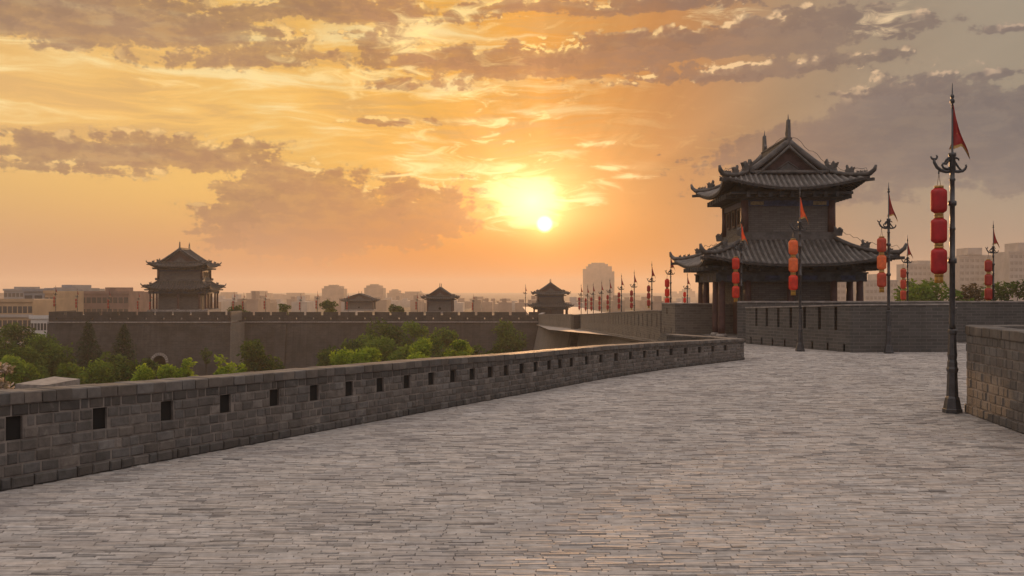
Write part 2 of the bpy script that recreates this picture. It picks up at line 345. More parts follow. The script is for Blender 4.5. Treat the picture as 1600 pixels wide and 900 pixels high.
# ------------------------------------------------------------------ mesh builder
class MB:
    def __init__(s): s.v = []; s.f = []; s.uv = {}; s.c = {}; s.sm = set(); s.mi = {}
    def quad(s, pts, uv=None, c=None, smooth=False, mi=0):
        n = len(s.v); s.v += [tuple(p) for p in pts]; k = len(s.f); s.f.append(tuple(range(n, n+len(pts))))
        if uv: s.uv[k] = uv
        if c is not None: s.c[k] = c
        if smooth: s.sm.add(k)
        if mi: s.mi[k] = mi
    def hexa(s, b, t, uv=None, c=None):
        """b, t: four bottom and four top points, both anticlockwise seen from above"""
        n = len(s.v); s.v += [tuple(p) for p in b]+[tuple(p) for p in t]
        for q in ((3, 2, 1, 0), (4, 5, 6, 7), (0, 1, 5, 4), (1, 2, 6, 5), (2, 3, 7, 6), (3, 0, 4, 7)):
            k = len(s.f); s.f.append(tuple(n+i for i in q))
            if c is not None: s.c[k] = c
            ps = [Vector(s.v[n+i]) for i in q]
            if uv == 'auto':
                nrm = (ps[1]-ps[0]).cross(ps[3]-ps[0])
                if abs(nrm.z) > .7*nrm.length+1e-9: s.uv[k] = [(p.x, p.y) for p in ps]
                elif abs(nrm.x) > abs(nrm.y): s.uv[k] = [(p.y, p.z) for p in ps]
                else: s.uv[k] = [(p.x, p.z) for p in ps]
    def box(s, x0, x1, y0, y1, z0, z1, c=None, uv='auto'):
        q = [(x0, y0), (x1, y0), (x1, y1), (x0, y1)]
        s.hexa([(a, b, z0) for a, b in q], [(a, b, z1) for a, b in q], uv, c)
    def tube(s, pts, rad, n=8, caps=True, smooth=True, sq=None):
        pts = [Vector(p) for p in pts]; N = len(pts)
        rad = rad if isinstance(rad, (list, tuple)) else [rad]*N
        base = len(s.v); up = None
        for i, p in enumerate(pts):
            d = (pts[min(i+1, N-1)]-pts[max(i-1, 0)]).normalized()
            if up is None: up = Vector((0, 0, 1)) if abs(d.z) < .9 else Vector((1, 0, 0))
            a = d.cross(up)
            if a.length < 1e-6: a = d.orthogonal()
            a.normalize(); up = a.cross(d).normalized()
            for j in range(n):
                t = 2*PI*(j+.5)/n
                s.v.append(tuple(p+a*math.cos(t)*rad[i]+up*math.sin(t)*rad[i]*(sq or 1)))
        for i in range(N-1):
            for j in range(n):
                k = len(s.f); s.f.append((base+i*n+j, base+i*n+(j+1) % n, base+(i+1)*n+(j+1) % n, base+(i+1)*n+j))
                if smooth: s.sm.add(k)
        if caps:
            s.f.append(tuple(base+j for j in reversed(range(n)))); s.f.append(tuple(base+(N-1)*n+j for j in range(n)))
    def lathe(s, prof, n=12, c=(0, 0, 0), smooth=True, rib=0):
        base = len(s.v); N = len(prof)
        for z, r in prof:
            for j in range(n):
                t = 2*PI*(j+.5)/n; rr = r*(1-rib*(j % 2))
                s.v.append((c[0]+rr*math.cos(t), c[1]+rr*math.sin(t), c[2]+z))
        for i in range(N-1):
            for j in range(n):
                k = len(s.f); s.f.append((base+i*n+j, base+i*n+(j+1) % n, base+(i+1)*n+(j+1) % n, base+(i+1)*n+j))
                if smooth: s.sm.add(k)
        s.f.append(tuple(base+j for j in reversed(range(n)))); s.f.append(tuple(base+(N-1)*n+j for j in range(n)))
    def plate(s, outline, o, ax, ay, th):
        """extrude a 2D outline (anticlockwise) lying in the ax/ay plane by thickness th about the origin o"""
        o, ax, ay = Vector(o), Vector(ax), Vector(ay); nn = ax.cross(ay).normalized()*th/2
        f = [o+ax*a+ay*b for a, b in outline]; n = len(s.v); L = len(f)
        s.v += [tuple(p+nn) for p in f]+[tuple(p-nn) for p in f]
        s.f.append(tuple(n+i for i in range(L))); s.f.append(tuple(n+L+i for i in reversed(range(L))))
        for i in range(L): s.f.append((n+i, n+L+i, n+L+(i+1) % L, n+(i+1) % L))
    def build(s, name, m, parent=None, loc=None):
        me = bpy.data.meshes.new(name); me.from_pydata(s.v, [], s.f)
        ms = m if isinstance(m, (list, tuple)) else [m]
        for q in ms: me.materials.append(q)
        if s.uv:
            ul = me.uv_layers.new(name='UVMap').data
            for k, cs in s.uv.items():
                ls = me.polygons[k].loop_start
                for i, cc in enumerate(cs): ul[ls+i].uv = cc
        if s.c:
            at = me.color_attributes.new('Col', 'FLOAT_COLOR', 'CORNER')
            buf = [1.0]*(4*len(me.loops))
            for k, cc in s.c.items():
                p = me.polygons[k]
                for li in range(p.loop_start, p.loop_start+p.loop_total): buf[4*li:4*li+3] = cc[:3]
            at.data.foreach_set('color', buf)
        for k in s.sm: me.polygons[k].use_smooth = True
        for k, i in s.mi.items(): me.polygons[k].material_index = i
        me.update()
        o = bpy.data.objects.new(name, me); COL.objects.link(o)
        if parent: o.parent = parent
        if loc is not None: o.location = loc
        return o
def tag(o, label, cat, group=None):
    o['label'] = label; o['category'] = cat
    if group: o['group'] = group
    return o
def empty(name, loc, label, cat, group=None, rz=0, sc=1):
    o = bpy.data.objects.new(name, None); COL.objects.link(o); o.empty_display_size = .2
    o.location = loc; o.rotation_euler = (0, 0, rz); o.scale = (sc, sc, sc)
    return tag(o, label, cat, group)
def struct(o): o['kind'] = 'structure'; return o
def copy_tree(o, parent=None):
    c = o.copy(); COL.objects.link(c)
    if parent: c.parent = parent
    for ch in list(o.children): copy_tree(ch, c)
    return c

# ------------------------------------------------------------------ paths along walls
class Path:
    def __init__(s, pts):
        s.p = [Vector(p[:2]) for p in pts]; s.s = [0]
        for a, b in zip(s.p, s.p[1:]): s.s.append(s.s[-1]+(b-a).length)
        s.L = s.s[-1]; s.n = []
        for i in range(len(s.p)):
            d0 = (s.p[i]-s.p[i-1]).normalized() if i else None
            d1 = (s.p[i+1]-s.p[i]).normalized() if i < len(s.p)-1 else None
            n0 = Vector((-d0.y, d0.x)) if d0 else None; n1 = Vector((-d1.y, d1.x)) if d1 else None
            if n0 is None: n = n1
            elif n1 is None: n = n0
            else:
                n = (n0+n1).normalized(); n = n/max(.3, n.dot(n0))
            s.n.append(n)
    def at(s, q, off=0):
        q = min(max(q, 0), s.L)
        for i in range(len(s.s)-1):
            if q <= s.s[i+1]+1e-9: break
        t = (q-s.s[i])/(s.s[i+1]-s.s[i])
        return s.p[i].lerp(s.p[i+1], t)+s.n[i].lerp(s.n[i+1], t)*off
    def hit(s, px, off=0):
        """arc length where the line of sight of a photo column meets the path"""
        r = (px-800)/F; best = None; N = 4000
        for i in range(N+1):
            q = s.L*i/N; a = s.at(q, off); e = abs(a.x-r*a.y)
            if a.y > 0 and (best is None or e < best[0]): best = (e, q)
        return best[1]
def lerpf(tab):
    def f(q):
        if q <= tab[0][0]: return tab[0][1]
        for (a, va), (b, vb) in zip(tab, tab[1:]):
            if q <= b: return va+(vb-va)*(q-a)/(b-a)
        return tab[-1][1]
    return f
def wall_cells(mb, path, off0, off1, z0, H, holes=(), step=None, s0=0, s1=None):
    """solid wall between two offsets from the path, cut by holes (sa, sb, za, zb); z values may be functions of s"""
    s1 = path.L if s1 is None else s1
    fz = lambda z, q: z(q) if callable(z) else z
    br = {s0, s1}
    for q in path.s:
        if s0 < q < s1: br.add(q)
    for h in holes:
        for q in h[:2]:
            if s0 < q < s1: br.add(q)
    if step:
        q = s0
        while q < s1: br.add(q); q += step
    br = sorted(br)
    for a, b in zip(br, br[1:]):
        if b-a < 1e-4: continue
        mid = (a+b)/2
        cuts = sorted([(h[2], h[3]) for h in holes if h[0]-1e-6 <= mid <= h[1]+1e-6], key=lambda c: fz(c[0], mid))
        segs = []; lo = z0
        for c0, c1 in cuts:
            segs.append((lo, c0)); lo = c1
        segs.append((lo, H))
        for l, h in segs:
            if fz(h, mid)-fz(l, mid) < .004: continue
            pa0, pa1, pb0, pb1 = path.at(a, off0), path.at(a, off1), path.at(b, off0), path.at(b, off1)
            n = len(mb.v)
            la, lb, ha, hb = fz(l, a), fz(l, b), fz(h, a), fz(h, b)
            mb.v += [(*pa0, la), (*pb0, lb), (*pb1, lb), (*pa1, la), (*pa0, ha), (*pb0, hb), (*pb1, hb), (*pa1, ha)]
            t = abs(off1-off0)
            for q, uv in (((3, 2, 1, 0), [(a, t), (b, t), (b, 0), (a, 0)]), ((4, 5, 6, 7), [(a, 0), (b, 0), (b, t), (a, t)]),
                          ((0, 1, 5, 4), [(a, la), (b, lb), (b, hb), (a, ha)]), ((1, 2, 6, 5), [(0, lb), (t, lb), (t, hb), (0, hb)]),
                          ((2, 3, 7, 6), [(b, lb), (a, la), (a, ha), (b, hb)]), ((3, 0, 4, 7), [(t, la), (0, la), (0, ha), (t, ha)])):
                if off1 < off0: q = q[::-1]; uv = uv[::-1]
                mb.uv[len(mb.f)] = uv; mb.f.append(tuple(n+i for i in q))
def brick_face(mb, path, off, side, zf, courses, holes, rnd, colf, lmin=.26, lmax=.46, gap=.010, depth=.05, s0=0, s1=None, jut={}):
    """courses of single chamfered bricks on a wall face. zf(s, k) gives the height of bed joint k. side = -1: face looks to the right of the path"""
    s1 = path.L if s1 is None else s1
    for k in range(courses):
        q = s0-rnd.random()*.3
        while q < s1:
            ln = rnd.uniform(lmin, lmax)
            if rnd.random() < .25: ln *= .55
            a, b = max(q, s0), min(q+ln, s1); q += ln
            for (ha, hb, k0, k1) in holes:
                if k0 <= k <= k1 and b > ha and a < hb:
                    if a < ha and b > hb: b = ha
                    elif a < ha: b = ha
                    elif b > hb: a = hb
                    else: a = b
            if b-a < .05: continue
            a += gap/2; b -= gap/2
            j = rnd.uniform(-.006, .006)+jut.get(k, 0); ch = .016
            of, oi = off+side*j, off+side*(j-ch)
            ob = off-side*depth
            col = colf(k)
            tl, tr = rnd.uniform(-.004, .004), rnd.uniform(-.004, .004)
            def pt(s, o, top, ins): return (*path.at(s, o), (zf(s, k+1)-gap/2-ins if top else zf(s, k)+gap/2+ins)+(tl if s < (a+b)/2 else tr))
            fr = [pt(a+ch, of, 0, ch), pt(b-ch, of, 0, ch), pt(b-ch, of, 1, ch), pt(a+ch, of, 1, ch)]
            md = [pt(a, oi, 0, 0), pt(b, oi, 0, 0), pt(b, oi, 1, 0), pt(a, oi, 1, 0)]
            bk = [pt(a, ob, 0, 0), pt(b, ob, 0, 0), pt(b, ob, 1, 0), pt(a, ob, 1, 0)]
            n = len(mb.v); mb.v += fr+md+bk
            fs = [(0, 1, 2, 3)]+[(i, 4+i, 4+(i+1) % 4, (i+1) % 4) for i in range(4)]+[(4+i, 8+i, 8+(i+1) % 4, 4+(i+1) % 4) for i in range(4)]
            for f in fs:
                if side > 0: f = f[::-1]
                mb.c[len(mb.f)] = col; mb.f.append(tuple(n+i for i in f))

def grey(rnd, lo, hi, warm=.10):
    v = rnd.uniform(lo, hi); wv = warm*rnd.uniform(.5, 1.5)
    return (v*(1+wv), v, v*(1-wv*.8))

# ================================================================== SETTING
ground = MB()
gr = 4200
ring = [(gr*math.cos(2*PI*i/48), gr*math.sin(2*PI*i/48)) for i in range(48)]
ground.quad([(x, y, -13) for x, y in ring])
struct(ground.build('ground', M['soil']))

# left parapet line (inner face, from behind the camera to its far corner)
LP = Path([(-11.6, 1.2), (-5.82, 11.33), (-4.70, 13.3), (-3.29, 15.77), (-1.32, 19.2), (0, 21.45), (2.38, 25.6), (4.5, 28.75), (7.58, 32.5)])
sL0 = LP.s[1]
LH = lerpf([(0, 1.15), (LP.s[1], 1.12), (LP.s[2], 1.06), (LP.s[3], 1.02), (LP.s[4], .96), (LP.s[5], .90), (LP.s[6], .84), (LP.s[8], .69)])

# terrace: paved top, every brick on edge laid in rows across
def inside(poly, x, y):
    c = False; j = len(poly)-1
    for i in range(len(poly)):
        (xi, yi), (xj, yj) = poly[i], poly[j]
        if (yi > y) != (yj > y) and x < (xj-xi)*(y-yi)/(yj-yi)+xi: c = not c
        j = i
    return c
TER = [tuple(LP.at(q, .3)) for q in LP.s]+[(5.9, 36.4), (7.0, 43.), (7.95, 51.), (8.1, 57), (34, 57), (34, 1.2)]
tb = MB()
tb.quad([(x, y, -.012) for x, y in TER][::-1] if False else [(x, y, -.012) for x, y in reversed(TER)])
bed = struct(tb.build('pavement_bed', M['bed']))
rnd = random.Random(3)
pv = MB()
rowd = .058; y = 3.0; ri = 0
while y < 47:
    yn = y+rowd*rnd.uniform(.92, 1.08)
    xl, xr = (-800/F*yn-3.5), (800/F*yn+3.5)
    xr = min(xr, 19)
    rowtone = rnd.uniform(-.03, .03)
    x = xl-rnd.random()*.4
    skew = .012
    while x < xr:
        ln = rnd.uniform(.26, .36) if rnd.random() < .85 else rnd.uniform(.12, .2)
        if inside(TER, x+ln/2, y):
            v = .325+rowtone*.6+rnd.gauss(0, .019)
            r0 = rnd.random()
            pt_ = math.sin(x*.9+y*2.3+3*math.sin(y*.7))*math.sin(y*1.3-x*.5)
            v *= 1+.07*pt_
            if r0 < .05: v *= rnd.uniform(.5, .78)
            elif r0 < .12: v *= 1.08
            wm = rnd.uniform(.05, .115)
            col = (v*(1+wm), v, v*(1-wm*.9))
            if rnd.random() < .03: col = (v*1.1, v*.98, v*.88)
            gx, gy = .0015+rnd.random()*.002, .001+rnd.random()*.0025
            h = rnd.gauss(0, .0022); t1, t2 = rnd.gauss(0, .002), rnd.gauss(0, .0025)
            if r0 > .985: h -= .012
            xs = [x+gx, x+ln-gx]; ys = [y+gy, yn-gy]
            ch = .004
            zz = lambda i, j: h+(t1 if i else -t1)+(t2 if j else -t2)
            sk = lambda xx: skew*xx
            n = len(pv.v)
            top = [(xs[0]+ch, ys[0]+ch+sk(xs[0]), zz(0, 0)), (xs[1]-ch, ys[0]+ch+sk(xs[1]), zz(1, 0)), (xs[1]-ch, ys[1]-ch+sk(xs[1]), zz(1, 1)), (xs[0]+ch, ys[1]-ch+sk(xs[0]), zz(0, 1))]
            bot = [(xs[0], ys[0]+sk(xs[0]), -.012), (xs[1], ys[0]+sk(xs[1]), -.012), (xs[1], ys[1]+sk(xs[1]), -.012), (xs[0], ys[1]+sk(xs[0]), -.012)]
            pv.v += top+bot
            for f in ((0, 1, 2, 3), (4, 5, 1, 0), (5, 6, 2, 1), (6, 7, 3, 2), (7, 4, 0, 3)):
                pv.c[len(pv.f)] = col; pv.f.append(tuple(n+i for i in f))
        x += ln
    y = yn; ri += 1
struct(pv.build('pavement', M['pavers']))
# battered retaining wall that carries the terrace
rt = MB()
TB = [Vector(p) for p in TER]
for a, b in zip(TB, TB[1:]+TB[:1]):
    d = (b-a).normalized(); nrm = Vector((-d.y, d.x))*1.3
    L = (b-a).length
    rt.quad([(*(a+nrm), -13), (*(b+nrm), -13), (*b, -.03), (*a, -.03)][::-1], [(0, -13), (L, -13), (L, 0), (0, 0)][::-1])
tag(rt.build('retaining_wall', M['brick_dark']), 'battered grey brick wall that carries the paved terrace', 'wall')

# --- left parapet with loopholes
hp = [23, 157, 262, 353, 430, 492, 547, 595, 637, 675, 709, 739, 767, 792, 816, 838, 859, 876, 894]
hs = [LP.hit(p) for p in hp]
gapm = (hs[12]-hs[2])/10
hs2 = [hs[0]-gapm*i for i in range(5, 0, -1)]+hs
q = hs[-1]+gapm
while q < LP.L-.8: hs2.append(q); q += gapm
hw_ = .105
frac = [0, 1/8.]
zcourse = lambda s, k: LH(s)*k/8.
holes = [(h-hw_, h+hw_, (lambda s: LH(s)*4/8.), (lambda s: LH(s)*6/8.)) for h in hs2 if h > hw_]
par = empty('parapet', (0, 0, 0), 'low grey brick parapet with square loopholes running along the left edge of the terrace', 'parapet')
core = MB(); wall_cells(core, LP, .012, .40, 0., lambda s: LH(s)*7/8.+.004, holes, step=.8)
core.build('core', M['mortar'], par)
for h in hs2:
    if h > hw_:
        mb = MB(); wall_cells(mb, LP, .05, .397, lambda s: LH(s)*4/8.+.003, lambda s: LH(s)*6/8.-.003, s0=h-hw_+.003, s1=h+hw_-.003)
        mb.build('loophole_shade', M['dark'], par)  # solid near-black plug paints the shade inside the hole
rnd = random.Random(11)
bf = MB()
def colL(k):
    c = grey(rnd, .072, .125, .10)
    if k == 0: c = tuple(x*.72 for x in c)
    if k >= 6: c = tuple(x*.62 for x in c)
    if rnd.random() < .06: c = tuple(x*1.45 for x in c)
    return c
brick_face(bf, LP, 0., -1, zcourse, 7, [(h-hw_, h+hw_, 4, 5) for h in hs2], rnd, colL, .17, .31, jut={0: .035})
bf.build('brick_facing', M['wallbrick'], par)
def coping(mb, path, H, o0, o1, h0, rnd, lmin=.18, lmax=.30, lo=.065, hi=.115, s0=0, s1=None, top=0.):
    s1 = path.L if s1 is None else s1; q = s0; ch = .012
    while q < s1-.05:
        b = min(q+rnd.uniform(lmin, lmax), s1)
        if s1-b < .15: b = s1
        c = grey(rnd, lo, hi, .12); a0, b0 = q+.005, b-.005; j = rnd.uniform(-.008, .008); dz = rnd.uniform(-.004, .005)+top
        A, B = o0+j, o1+rnd.uniform(-.006, .006)
        sg = 1 if B > A else -1
        za, zb = H(a0), H(b0)
        lowr = [(*path.at(a0, A), za*h0), (*path.at(b0, A), zb*h0), (*path.at(b0, B), zb*h0), (*path.at(a0, B), za*h0)]
        midr = [(*path.at(a0, A), za+dz-ch), (*path.at(b0, A), zb+dz-ch), (*path.at(b0, B), zb+dz-ch), (*path.at(a0, B), za+dz-ch)]
        topr = [(*path.at(a0+ch, A+sg*ch), za+dz), (*path.at(b0-ch, A+sg*ch), zb+dz), (*path.at(b0-ch, B-sg*ch), zb+dz), (*path.at(a0+ch, B-sg*ch), za+dz)]
        n = len(mb.v); mb.v += lowr+midr+topr
        fs = [(3, 2, 1, 0), (8, 9, 10, 11)]+[(i, (i+1) % 4, 4+(i+1) % 4, 4+i) for i in range(4)]+[(4+i, 4+(i+1) % 4, 8+(i+1) % 4, 8+i) for i in range(4)]
        for f in fs:
            mb.c[len(mb.f)] = c; mb.f.append(tuple(n+i for i in (f if sg > 0 else f[::-1])))
        q = b
cp = MB(); coping(cp, LP, LH, -.018, .43, 7/8.+.006, rnd)
cp.build('coping', M['coping'], par)

# --- return of the parapet beyond its corner
RP = Path([(7.58, 32.62), (5.9, 35.9)])
rp = empty('parapet', (0, 0, 0), 'short brick parapet turning back from the corner below the red columns', 'parapet')
c2 = MB(); wall_cells(c2, RP, 0, .4, 0., .62); c2.build('core', M['brick_dark'], rp)
c3 = MB(); coping(c3, RP, lambda s: .69, -.02, .42, .9, rnd); c3.build('coping', M['coping'], rp)
# --- end face of the left parapet
ef = Path([(7.585, 32.505), (7.585-.33, 32.505+.27)])

# --- right parapet beside the near lamp post
XR = Path([(9.2, 2.0), (8.10, 13.), (8.14, 15.84), (8.46, 18.55), (8.62, 18.85), (8.85, 18.98), (15.5, 19.1)])
rw = empty('parapet', (0, 0, 0), 'tall brown brick parapet with orange lit coping beside the large near lamp post', 'parapet')
XH = lambda s: 1.62
c4 = MB(); wall_cells(c4, XR, -.012, -.42, 0., 1.50, step=1.); c4.build('core', M['mortar'], rw)
bf2 = MB()
def colR(k):
    c = grey(rnd, .075, .13, .08)
    if k == 0: c = tuple(x*.8 for x in c)
    return c
brick_face(bf2, XR, 0., 1, lambda s, k: 1.46*k/9., 9, [], rnd, colR, .22, .33, s0=XR.s[1]-2, jut={0: .03})
bf2.build('brick_facing', M['wallbrick'], rw)
cp2 = MB(); coping(cp2, XR, XH, .022, -.45, .905, rnd, .16, .24); cp2.build('coping', M['coping'], rw)

# --- slit walls at the back of the terrace
def slit_wall(label, pts, Hf, th, mats, slit_s, drain_s, zs0, zs1, name='crenel_wall', z0=0., cop=.07, sw=.16, dw=.05, dh=.30, side=1, copmat=None):
    p = Path(pts); o = empty(name, (0, 0, 0), label, 'wall')
    z0f = z0 if callable(z0) else (lambda s: z0)
    hol = [(s-sw/2, s+sw/2, (lambda q: z0f(q)+zs0), (lambda q: Hf(q)-zs1)) for s in slit_s]+[(s-dw, s+dw, (lambda q: z0f(q)+.02), (lambda q: z0f(q)+dh)) for s in drain_s]
    mb = MB(); wall_cells(mb, p, 0, th*side, z0, Hf, hol, step=2.); mb.build('masonry', mats, o)
    mb = MB(); q0 = lambda s: Hf(s)+.003
    wall_cells(mb, p, -.03*side, (th+.03)*side, q0, lambda s: Hf(s)+cop, step=2.); mb.build('coping', copmat or M['stone'], o)
    return o, p
pA = Path([(9.88, 42.1), (12.3, 36.2), (16.25, 36.5)])
ss = [pA.hit(x) for x in (1181.8, 1198, 1216, 1235.5, 1257, 1280.5, 1306)]
ds = [pA.hit(x) for x in (1173.4, 1190, 1207, 1226, 1246, 1269, 1293, 1319)]
HA = lerpf([(0, 1.50), (pA.s[1], 1.70), (pA.L, 1.72)])
slit_wall('grey brick wall with tall arrow slits, folding at a corner behind two lamp posts', [(9.88, 42.1), (12.3, 36.2), (16.25, 36.5)], HA, .5, M['brick_dark'], ss, ds, .78, .02, cop=.05)
slit_wall('long dark grey brick wall running right behind the near parapet, trees above it', [(16.32, 36.56), (16.32, 47.), (40, 47.6)], lambda s: 1.60, .5, M['brick_dark'], [], [], .8, .05, cop=.05)
slit_wall('higher brick wall under the pavilion, behind the slit wall', [(9.75, 43.1), (10.2, 42.9), (26, 44.2)], lambda s: 1.72, .5, M['brick_dark'], [], [], .8, .05, cop=.06)
# block left of the pavilion and the long wall that runs away from it
slit_wall('square brick wall corner standing left of the pavilion columns', [(8.0, 53.2), (8.35, 51.), (12.2, 51.2)], lambda s: 1.52, .55, M['brick_lit'], [.9], [.5, 1.6], 1.0, .2, cop=.06)
TZ = lerpf([(0, 1.12), (4, 1.05), (57, -.60), (110, -1.94), (140, -2.4)])      # parapet top along the outer wall, from y = 57
pw = [(6.6, 197.), (4.4, 167.3), (5.5, 150.), (7.9, 122.), (8.05, 114.), (8.0, 53.8)]
pB = Path(pw)
def along(y):           # height of the parapet top by distance
    return lerpf([(53, 1.14), (57, 1.05), (114, -.60), (122, -.8), (167, -1.94), (400, -3.)])(y)
Hb = lambda s: along(pB.at(s).y)
slits = []; q = pB.L-1.2
while q > 30: slits.append(q); q -= 2.0
slit_wall('long sunlit brick battlement with rows of arrow slits below the receding lamp posts', pw, Hb, .55, M['brick_lit'], slits, [s-1 for s in slits], .75, .15, 'battlement', z0=lambda s: Hb(s)-1.62, cop=.06, sw=.34, dw=.09)
ow = MB()
def batter(mb, path, ztop, zb, spread, side, step=4.):
    N = max(1, int(path.L/step)); 
    for i in range(N):
        a, b = path.L*i/N, path.L*(i+1)/N
        pa, pb = path.at(a), path.at(b); qa, qb = path.at(a, -spread*side), path.at(b, -spread*side)
        za, zb_ = ztop(a), ztop(b)
        f = [(*qa, zb), (*qb, zb), (*pb, zb_), (*pa, za)]; uv = [(a, zb), (b, zb), (b, zb_), (a, za)]
        mb.quad(f if side > 0 else f[::-1], uv if side > 0 else uv[::-1])
batter(ow, pB, lambda s: Hb(s)-1.6, -13, 2.2, 1)
o = tag(ow.build('city_wall', M['brick_lit']), 'battered warm lit outer face of the city wall running away from the pavilion', 'wall')  # the warm light on this face is in its brick colour
sc_ = MB(); wall_cells(sc_, pB, -.28, .1, lambda s: Hb(s)-1.86, lambda s: Hb(s)-1.625, step=4.)
sc_.build('string_course', M['brick_lit'], o)
# buttress on that face
bt = MB()
for (y0, y1) in ((116.5, 121.5),):
    xa = pB.at(pB.hit(800+F*8.0/119)).x
    bt.hexa([(5.0, y0, -13), (8.2, y0, -13), (8.2, y1, -13), (5.0, y1, -13)], [(7.2, y0, -2.3), (8.0, y0, -2.3), (7.9, y1, -2.3), (7.2, y1, -2.3)], 'auto')
    bt.hexa([(7.2, y0, -2.295), (8.0, y0, -2.295), (7.9, y1, -2.295), (7.2, y1, -2.295)], [(7.25, y0, -.70), (8.0, y0, -.70), (7.9, y1, -.75), (7.25, y1, -.75)], 'auto')
tag(bt.build('buttress', M['brick_far']), 'brick buttress with shade painted into its dark colour, projecting from the sunlit outer wall', 'buttress')  # darker brick than its wall: shade on the near side painted in
# sloping wall walk the receding lamp posts stand on
dk = MB()
yy = [57.01, 75, 114, 140, 167, 230, 400]
for a, b in zip(yy, yy[1:]):
    xa = 8.2 if a < 120 else 5.4
    dk.quad([(7.6 if a < 110 else 4.2, a, along(a)-1.72), (26, a, along(a)-1.72), (26, b, along(b)-1.72), (7.6 if b < 110 else 4.2, b, along(b)-1.72)])
struct(dk.build('wall_walk', M['stone']))

# --- far wall with merlons and its gate bastion
def merlon_run(mb, x0, x1, y, ztop, zbase, th, pitch=2.87, notch=.42, deep=.55):
    x = x0
    while x < x1-.3:
        b = min(x+pitch-notch, x1); mid = (x+b)/2
        hz = zbase+.35
        mb.box(x, mid-.12, y, y+th, zbase, ztop); mb.box(mid+.12, b, y, y+th, zbase, ztop)
        mb.box(mid-.12, mid+.12, y, y+th, zbase, hz); mb.box(mid-.12, mid+.12, y, y+th, hz+.28, ztop)
        if b < x1-.05: mb.box(b, min(b+notch, x1), y, y+th, zbase, ztop-deep)
        x += pitch
YW = 167.; ZT, ZS = zat(487.5, YW), zat(504, YW)
fw = empty('city_wall', (0, 0, 0), 'long far city wall with notched battlements stretching behind the trees', 'wall')
mb = MB(); x0, x1 = -46., 4.4
mb.quad([(x0, YW-2., -13), (x1, YW-2., -13), (x1, YW, ZS), (x0, YW, ZS)], [(x0, -13), (x1, -13), (x1, ZS), (x0, ZS)])
mb.box(x0, x1, YW+.01, YW+14, -13, ZS-.1)
for xb in (xat(440, YW),):
    mb.hexa([(xb-.9, YW-2.6, -13), (xb+.9, YW-2.6, -13), (xb+.9, YW, -13), (xb-.9, YW, -13)], [(xb-.9, YW-.5, ZS-.4), (xb+.9, YW-.5, ZS-.4), (xb+.9, YW+.005, ZS-.4), (xb-.9, YW+.005, ZS-.4)], 'auto')
mb.build('wall_face', M['brick_far'], fw)
mb = MB(); mb.box(x0, x1, YW-.16, YW+.55, ZS+.002, ZS+.2); mb.build('string_course', M['stone'], fw)
mb = MB(); merlon_run(mb, x0, x1, YW, ZT, ZS+.203, .5); mb.build('battlement', M['brick_far'], fw)
mb = MB(); mb.box(x0, 26, YW+.51, YW+14, ZS-.099, ZS+.05)
struct(mb.build('wall_walk', M['stone']))
YB = 160.; ZTb, ZSb = zat(487, YB), zat(504.5, YB); bx0, bx1 = xat(76, YB), xat(360, YB)
bs = empty('gate_bastion', (0, 0, 0), 'broad battered brick bastion with arched gateway carrying the left gate tower', 'bastion')
mb = MB(); e = 1.0
ax = xat(252.5, YB); aw = 1.05; a_spring, a_top = -9.4, zat(555, YB)
def yb(z): return YB-1.7*(ZSb-z)/(ZSb+13)
def fx(x, z): return (x, yb(z), z)
def fq(xa, za, xb_, zb_):
    mb.quad([fx(xa, za), fx(xb_, za), fx(xb_, zb_), fx(xa, zb_)], [(xa, za), (xb_, za), (xb_, zb_), (xa, zb_)])
mb.quad([(bx0-e, yb(-13), -13), (ax-aw, yb(-13), -13), (ax-aw, YB, ZSb), (bx0, YB, ZSb)], [(bx0, -13), (ax-aw, -13), (ax-aw, ZSb), (bx0, ZSb)])
fq(ax+aw, -13, bx1-.6, ZSb)
mb.quad([fx(bx1-.6, -13), (bx1+.3, yb(-13), -13), (bx1, YB, ZSb), fx(bx1-.6, ZSb)], [(0, -13), (.9, -13), (.6, ZSb), (0, ZSb)])
arc = [(ax+aw*math.cos(PI*i/10), a_spring+(a_top-a_spring)*math.sin(PI*i/10)) for i in range(11)]
for (xa, za), (xb_, zb_) in zip(arc, arc[1:]):
    mb.quad([fx(xb_, zb_), fx(xa, za), fx(xa, ZSb), fx(xb_, ZSb)], [(xb_, zb_), (xa, za), (xa, ZSb), (xb_, ZSb)])
# side faces, arch tunnel
mb.quad([(bx0-e, YW+2, -13), (bx0-e, yb(-13), -13), (bx0, YB, ZSb), (bx0, YW+2, ZSb)], [(9, -13), (0, -13), (0, ZSb), (9, ZSb)])
prof = [(ax+aw, -13)]+arc+[(ax-aw, -13)]
for (xa, za), (xb_, zb_) in zip(prof, prof[1:]):
    mb.quad([(xa, yb(za), za), (xb_, yb(zb_), zb_), (xb_, YB+5, zb_), (xa, YB+5, za)], [(0, 0), (1, 0), (1, 5), (0, 5)])
mb.build('wall_face', M['brick_far'], bs)
mb = MB()
mb.quad([(bx1+.3, yb(-13), -13), (bx1+.9, YW-1.6, -13), (bx1+.4, YW, ZSb), (bx1, YB, ZSb)], [(0, -13), (7, -13), (7, ZSb), (0, ZSb)])
mb.box(bx1-.5, bx1, YB+.503, YW, ZSb+.2, ZTb)
mb.build('side_face', M['brick_lit'], bs)  # lighter brick than the front: side light painted into the colour
mb = MB(); mb.box(ax-aw-.2, ax+aw+.2, YB+4.6, YB+4.8, -13, a_top+.3); mb.build('gate_door', M['dark'], bs)
mb = MB()
